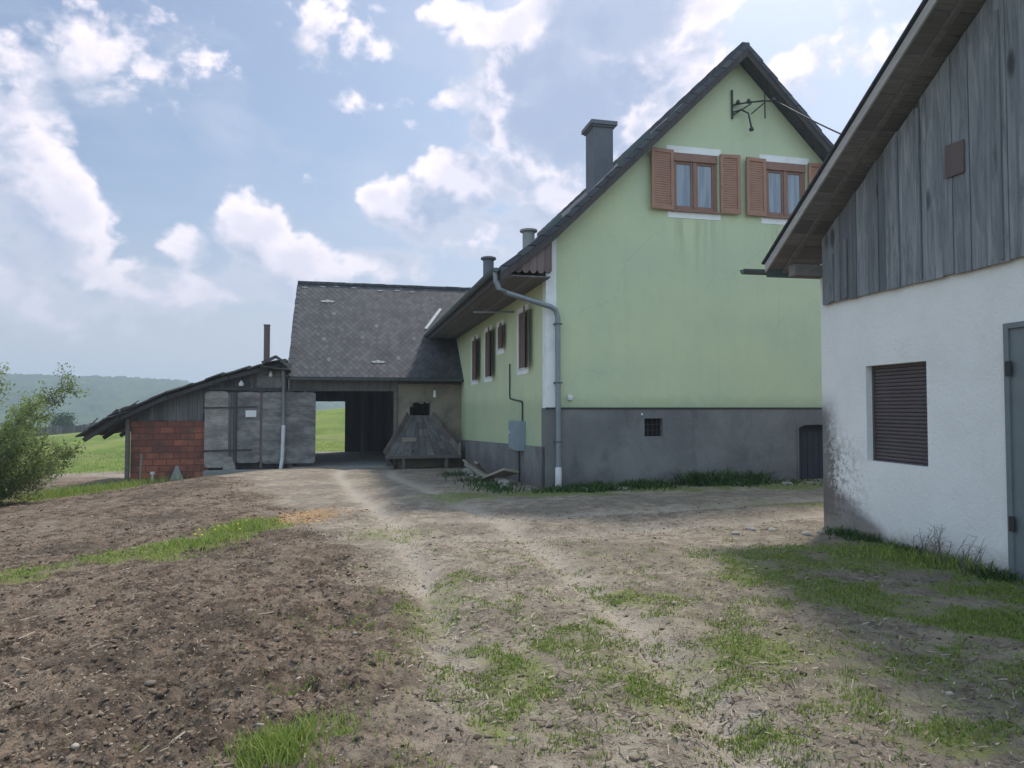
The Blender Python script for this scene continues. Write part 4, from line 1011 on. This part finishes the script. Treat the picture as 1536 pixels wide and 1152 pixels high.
def merge(parts):
    V, F, C, o = [], [], [], 0
    for v, f, c in parts: V.append(v); F.append(f + o); C.append(c); o += len(v)
    return np.concatenate(V), np.concatenate(F), np.concatenate(C)
V, F, C = merge(gr); o = np_mesh('grass', V, F, M['grass_blade'], attrs={'tone': C}); tag(o, 'short spring grass growing in patches across the yard', None, kind='stuff')
# taller grass of the left hand slope and field edge
n = 26000; x = rng.uniform(-26, -7, n); y = rng.uniform(17, 40, n); g, f = green(x, y); k = rng.uniform(0, 1, n) < f * .9; x, y = x[k], y[k]; n = len(x)
V, F, C = blades(x, y, rng.uniform(.05, .14, n), rng.uniform(.015, .03, n), rng.uniform(.2, .8, n), np.clip(rng.normal(.6, .25, n), 0, 1))
o = np_mesh('grass', V, F, M['grass_blade'], attrs={'tone': C}); tag(o, 'bright meadow grass on the slope behind the brick lean-to', None, kind='stuff')
# tussocks (tall) : near bottom and by the dandelions
ts = []
for cx, cy, n, h0 in ((-1.12, 3.33, 420, .13), (-.98, 3.5, 120, .10), (-.82, 3.5, 70, .08), (-3.85, 10.05, 500, .16), (-3.95, 8.95, 300, .12), (4.6, 7.2, 400, .15), (4.2, 7.6, 400, .12), (-12.4, 19.6, 1100, .3), (-11.6, 21.0, 700, .3)):
    sp = .09 if cy < 5 else (.25 if cy < 12 else .7)
    x = cx + rng.normal(0, sp, n); y = cy + rng.normal(0, sp, n); ts.append(blades(x, y, rng.uniform(.5, 1.1, n) * h0, np.full(n, .006 if cy < 5 else .014), rng.uniform(.2, .9, n), np.clip(rng.normal(.6, .2, n), 0, 1)))
V, F, C = merge(ts); o = np_mesh('grass', V, F, M['grass_blade'], attrs={'tone': C}); tag(o, 'taller tufts of fresh green grass standing out of the soil', None, kind='stuff')
# weeds along the walls
ws = []
def wline(p0, p1, n, h0, spread, wd=.03):
    t = rng.uniform(0, 1, n); cl = fbm(t * 9, t * 0 + 3, 1.3, 3, 71); k = rng.uniform(0, 1, n) < np.clip(.42 + cl * 4.2, 0.04, 1); t = t[k]
    x = p0.x + (p1.x - p0.x) * t + rng.normal(0, spread, len(t)); y = p0.y + (p1.y - p0.y) * t + rng.normal(0, spread, len(t))
    hh = rng.uniform(.35, 1.1, len(t)) * h0 * (1 + 1.2 * cl[k]); ws.append(blades(x, y, np.maximum(hh, .02), rng.uniform(.5, 1.2, len(t)) * wd, rng.uniform(.4, 1.2, len(t)), np.clip(rng.normal(.45, .25, len(t)), 0, 1)))
wline(to_world(HP, A, (.2, -.35, 0)), to_world(HP, A, (7.5, -.5, 0)), 6500, .19, .24, .035)
wline(to_world(HP, A, (3.0, -.3, 0)), to_world(HP, A, (4.6, -.3, 0)), 2000, .36, .16, .045)
wline(to_world(HP, A, (-.9, -.3, 0)), to_world(HP, A, (-1.0, 6, 0)), 2200, .14, .25)
wline(to_world(HP, A, (-.3, -.6, 0)), to_world(HP, A, (1.6, -.5, 0)), 900, .14, .15)
wline(to_world(SP, SR, (.4, -.12, 0)), to_world(SP, SR, (3.0, -.15, 0)), 2600, .13, .09, .013)
V, F, C = merge(ws); o = np_mesh('weeds', V, F, M['weed_leaf'], attrs={'tone': C}); tag(o, 'dark leafy weeds along the foot of the walls', None, kind='stuff')
# straw and stalk litter
def litter(n, xr, yr, fn, l0, l1, w0, w1):
    x, y = scatter(n, fn, xr, yr); n = len(x); z = height(x, y) + .006; a_ = rng.uniform(0, math.pi, n); L_ = rng.uniform(l0, l1, n) * .5; w_ = rng.uniform(w0, w1, n) * .5; t = rng.normal(0, .25, n)
    dx, dy = np.cos(a_), np.sin(a_); V = np.zeros((n, 4, 3), np.float32)
    for i, (s1, s2) in enumerate(((-1, -1), (1, -1), (1, 1), (-1, 1))):
        V[:, i, 0] = x + s1 * dx * L_ - s2 * dy * w_; V[:, i, 1] = y + s1 * dy * L_ + s2 * dx * w_; V[:, i, 2] = z + s1 * t * L_ + (s2 + 1) * w_ * .6 + .003
    return V.reshape(-1, 3), np.arange(n * 4).reshape(-1, 4), np.repeat(rng.uniform(0, 1, n), 4)
V, F, C = merge([litter(30000, (-3.5, 4.2), (2.2, 11), lambda x, y: (1 - tilled(x, y)) * np.clip(.6 + fbm(x, y, 1.5, 3, 81) * 2.5, 0, 1) * (np.abs(x) < y * .85), .02, .07, .003, .008),
                 litter(17000, (-9, 1), (2.4, 13), lambda x, y: tilled(x, y) * .6 * (np.abs(x) < y * .85) * np.clip(.3 + fbm(x, y, 2.2, 3, 83) * 3, 0, 1), .01, .045, .002, .006),
                 litter(230, (-6, 2), (2.6, 9), lambda x, y: tilled(x, y) * .7 * (np.abs(x) < y * .85), .06, .16, .004, .010)])
o = np_mesh('straw_litter', V, F, M['dry_straw'], attrs={'tone': C}); tag(o, 'dry straw and stalk bits strewn over the yard', None, kind='stuff')
mat('crumb', m_leaf((.035, .027, .021), (.115, .088, .065), (.31, .25, .18), .0))
V, F, C = litter(60000, (-9, 4), (2.3, 13), lambda x, y: (.12 + .6 * tilled(x, y)) * (np.abs(x) < y * .85), .005, .02, .003, .009)
o = np_mesh('leaf_litter', V, F, M['crumb'], attrs={'tone': C}); tag(o, 'brown leaf crumbs and chaff on the soil', None, kind='stuff')
# clods and pebbles
import bmesh
def lumps(name, n, fn, xr, yr, r0, r1, m, lab, flat=.55, power=2.2, cr=.4):
    bm = bmesh.new(); bmesh.ops.create_icosphere(bm, subdivisions=1, radius=1); bv = np.array([v.co[:] for v in bm.verts]); bf = np.array([[v.index for v in f.verts] for f in bm.faces]); bm.free()
    x, y = scatter(n, fn, xr, yr); n = len(x); r = r0 + (r1 - r0) * rng.uniform(0, 1, n) ** power; nv = len(bv)
    V = np.repeat(bv[None], n, 0) * (1 + rng.uniform(-cr, cr, (n, nv, 1))) * r[:, None, None] * rng.uniform(.45, 1.6, (n, 1, 3)); V[:, :, 2] *= flat
    a_ = rng.uniform(0, 6.28, n); c_, s_ = np.cos(a_)[:, None], np.sin(a_)[:, None]; X = V[:, :, 0] * c_ - V[:, :, 1] * s_; Y = V[:, :, 0] * s_ + V[:, :, 1] * c_
    V[:, :, 0] = X + x[:, None]; V[:, :, 1] = Y + y[:, None]; V[:, :, 2] += (height(x, y) + r * .02)[:, None]
    F = (bf[None] + (np.arange(n) * nv)[:, None, None]).reshape(-1, 3)
    return tag(np_mesh(name, V.reshape(-1, 3), F, M[m]), lab, None, kind='stuff')
lumps('soil_clods', 90000, lambda x, y: tilled(x, y) * np.clip(.5 + fbm(x, y, 1.2, 3, 91) * 2, .1, 1) * (np.abs(x) < y * .9), (-12, 1), (2.3, 20), .004, .020, 'soil_clod', 'dark crumbly clods on the tilled ground', .6, 2.4, .6)
lumps('soil_clods', 14000, lambda x, y: (1 - tilled(x, y)) * .6 * (np.abs(x) < y * .85), (-4, 5), (2.3, 12), .004, .02, 'soil_clod', 'small earth crumbs on the worn track', .4, 3)
lumps('pebbles', 1100, lambda x, y: .7 * (np.abs(x) < y * .85), (-8, 5), (2.4, 14), .005, .026, 'pebble', 'pale pebbles scattered on the earth', .5, 3, .35)
lumps('wood_chips', 2600, lambda x, y: np.exp(-(((x + 3.3) / .55) ** 2 + ((y - 11.2) / .8) ** 2)), (-5, -1.8), (9.5, 13), .012, .035, 'chip', 'orange wood chips spilled beside the grass tuft', .4)
# dandelions
n = 9; x = -3.95 + rng.normal(0, .16, n); y = 9.95 + rng.normal(0, .25, n); z = height(x, y) + rng.uniform(.06, .13, n)
b = MB()
for i in range(n): b.tube([(x[i], y[i], z[i]), (x[i], y[i], z[i] + .012)], [.017, .012], 7)
o = b.build('dandelions', mat('dandelion_yellow', m_flat((.75, .55, .03), .8, var=.1))); tag(o, 'yellow dandelion heads in the grass tuft', None, kind='stuff')

# ---------------------------------------------------------------- bush at the left edge
bp_ = Vector((-13.0, 16.8, 0)); bp_.z = hz(bp_.x, bp_.y)
bush = thing('bush', bp_, 0, 'large loose green bush at the left edge of the yard', 'bush')
random.seed(17); b = MB(); tips = []
for k in range(52):
    a_ = random.uniform(0, 6.28); tl = random.uniform(.05, 1.4); ln = random.uniform(2.5, 3.9) * (1 - .27 * tl); pt = Vector((random.uniform(-.25, .25), random.uniform(-.25, .25), -.1)); d = Vector((math.cos(a_) * tl, math.sin(a_) * tl, 1)).normalized(); pts = [pt.copy()]
    for q in range(7):
        pt = pt + d * ln / 7; d = (d + Vector((math.cos(a_) * .07, math.sin(a_) * .07, -.02)) + Vector([random.uniform(-.12, .12) for _ in range(3)])).normalized(); pts.append(pt.copy())
        if q > 0:
            for _ in range(4):
                dd = (d + Vector([random.uniform(-1, 1) for _ in range(3)])).normalized(); e_ = pt + dd * random.uniform(.25, .6); tips.append((pt.copy(), e_)); b.tube([pt, pt.lerp(e_, .5) + Vector((0, 0, .03)), e_], [.008, .006, .003], 4, False)
    b.tube(pts, [.028 * (1 - i / 9) for i in range(8)], 6, False)
b.build('branches', M['beam_wood'], bush)
LV, LF, LC = [], [], []; cnt = 0
tp = np.array([[*p_, *e_] for p_, e_ in tips]); per = 56; n = len(tp) * per
t = rng.uniform(.1, 1.1, n); base = np.repeat(tp, per, 0); P0 = base[:, :3] + (base[:, 3:] - base[:, :3]) * t[:, None] + rng.normal(0, .075, (n, 3))
u_ = rng.normal(0, 1, (n, 3)); u_ /= np.linalg.norm(u_, axis=1)[:, None]; v_ = np.cross(u_, rng.normal(0, 1, (n, 3))); v_ /= np.linalg.norm(v_, axis=1)[:, None]
s_ = rng.uniform(.022, .05, n)[:, None]; V = np.stack([P0, P0 + u_ * s_ + v_ * s_ * .45, P0 + u_ * s_ * 2, P0 + u_ * s_ - v_ * s_ * .45], 1).reshape(-1, 3)
cl = np.repeat(rng.normal(0, .22, len(tp)), per); C = np.clip(.45 + cl + rng.normal(0, .16, n), 0, 1)
np_mesh('leaves', V, np.arange(n * 4).reshape(-1, 4), M['bush_leaf'], bush, attrs={'tone': np.repeat(C, 4)})

# dry plant by the outbuilding wall
q = to_world(SP, SR, (2.35, -.22, 0)); q.z = hz(q.x, q.y)
o_ = thing('dry_shrub', q, 0, 'thin leafless twiggy plant at the foot of the white wall near the metal door', 'plant')
b = MB(); random.seed(23)
for k in range(34):
    a_ = random.uniform(0, 6.28); pt = Vector((random.uniform(-.22, .22) * .4, random.uniform(-.45, .45), 0)); d = Vector((math.cos(a_) * .35, math.sin(a_) * .6, 1)).normalized(); ln = random.uniform(.15, .42); e_ = pt + d * ln
    m_ = pt.lerp(e_, .5) + Vector((0, random.uniform(-.03, .03), .01)); b.tube([pt, m_, e_], [.004, .003, .0015], 4, False)
    for _ in range(4):
        s0 = m_.lerp(e_, random.random()); b.tube([s0, s0 + Vector([random.uniform(-.07, .07), random.uniform(-.09, .09), random.uniform(.0, .08)])], [.0022, .001], 3, False)
b.build('twigs', M['beam_wood'], o_)

# ---------------------------------------------------------------- beyond: fence and trees
fx0, fy0, fx1, fy1 = -52, 71, -36, 74
fe = thing('board_fence', (fx0, fy0, hz(fx0, fy0)), 0, 'long grey brown board fence at the far edge of the green field', 'fence')
fo = Vector((fx0, fy0, hz(fx0, fy0)))
b = MB(fo); n_ = 76
for k in range(n_):
    x0 = fx0 + (fx1 + 8 - fx0) * k / n_; y0 = fy0 + (fy1 - fy0) * k / n_; z0 = float(base_height(np.array([x0]), np.array([y0]))[0]); w_ = (fx1 + 8 - fx0) / n_ * .96
    b.box(x0, x0 + w_, y0, y0 + .05, z0 - .5, z0 + 1.55 + .12 * ((k // 9) % 2) + random.uniform(-.03, .03))
b.build('boards', M['old_boards'], fe)
b = MB(fo)
for k in range(0, n_, 8):
    x0 = fx0 + (fx1 + 8 - fx0) * k / n_; y0 = fy0 + (fy1 - fy0) * k / n_; z0 = float(base_height(np.array([x0]), np.array([y0]))[0]); b.box(x0, x0 + .16, y0 - .12, y0, z0 - .5, z0 + 1.5)
b.build('post', M['beam_wood'], fe)
def small_tree(x, y, zt, w, lab, seed):
    g0 = float(base_height(np.array([float(x)]), np.array([float(y)]))[0]); h = zt - g0; o = thing('tree', (x, y, g0), 0, lab, 'tree'); r_ = np.random.default_rng(seed)
    b = MB(); b.tube([(0, 0, -.3), (.05, 0, h * .4), (0, .1, h * .75)], [.25, .17, .06], 8)
    for k in range(6):
        a_ = k * 1.05; b.tube([(0, 0, h * (.3 + .06 * k)), (math.cos(a_) * w * .4, math.sin(a_) * w * .4, h * (.5 + .06 * k))], [.09, .03], 6)
    b.build('trunk', M['beam_wood'], o)
    nc = 34; c = r_.normal(0, 1, (nc, 3)); c /= np.linalg.norm(c, axis=1)[:, None]; c *= r_.uniform(.35, 1, (nc, 1)); c = c * np.array([w * .5, w * .5, h * .34]) + np.array([0, 0, h * .62]); per = 130; n = nc * per
    P0 = np.repeat(c, per, 0) + r_.normal(0, .10 * w, (n, 3)); u_ = r_.normal(0, 1, (n, 3)); u_ /= np.linalg.norm(u_, axis=1)[:, None]; v_ = np.cross(u_, r_.normal(0, 1, (n, 3))); v_ /= np.linalg.norm(v_, axis=1)[:, None]; s_ = .11
    V = np.stack([P0, P0 + u_ * s_ + v_ * s_ * .6, P0 + u_ * s_ * 2, P0 + u_ * s_ - v_ * s_ * .6], 1).reshape(-1, 3); C = np.clip(.3 + np.repeat(r_.normal(0, .15, nc), per) + r_.normal(0, .1, n), 0, 1)
    np_mesh('crown', V, np.arange(n * 4).reshape(-1, 4), M['weed_leaf'], o, attrs={'tone': np.repeat(C, 4)})
small_tree(-64, 100, 1.6, 3.2, 'small dark round tree behind the field fence, right beside the bush', 3)
small_tree(-73, 104, 1.9, 3.6, 'dark tree behind the field partly hidden by the bush', 4)

# ================================================================= HAZE (air over the valley)
b = MB(); b.box(-1100, 1100, -1600, 1600, -45, 70)
hm = bpy.data.materials.new('haze_air'); hm.use_nodes = True; nt = hm.node_tree; nt.nodes.remove(nt.nodes['Principled BSDF'])
pv = nt.nodes.new('ShaderNodeVolumePrincipled'); pv.inputs['Color'].default_value = (.72, .87, 1.0, 1); pv.inputs['Density'].default_value = .0011; pv.inputs['Anisotropy'].default_value = .3
nt.links.new(pv.outputs[0], nt.nodes['Material Output'].inputs['Volume'])
haze = b.build('haze', hm); tag(haze, 'thin bluish haze over the valley', None, kind='stuff')
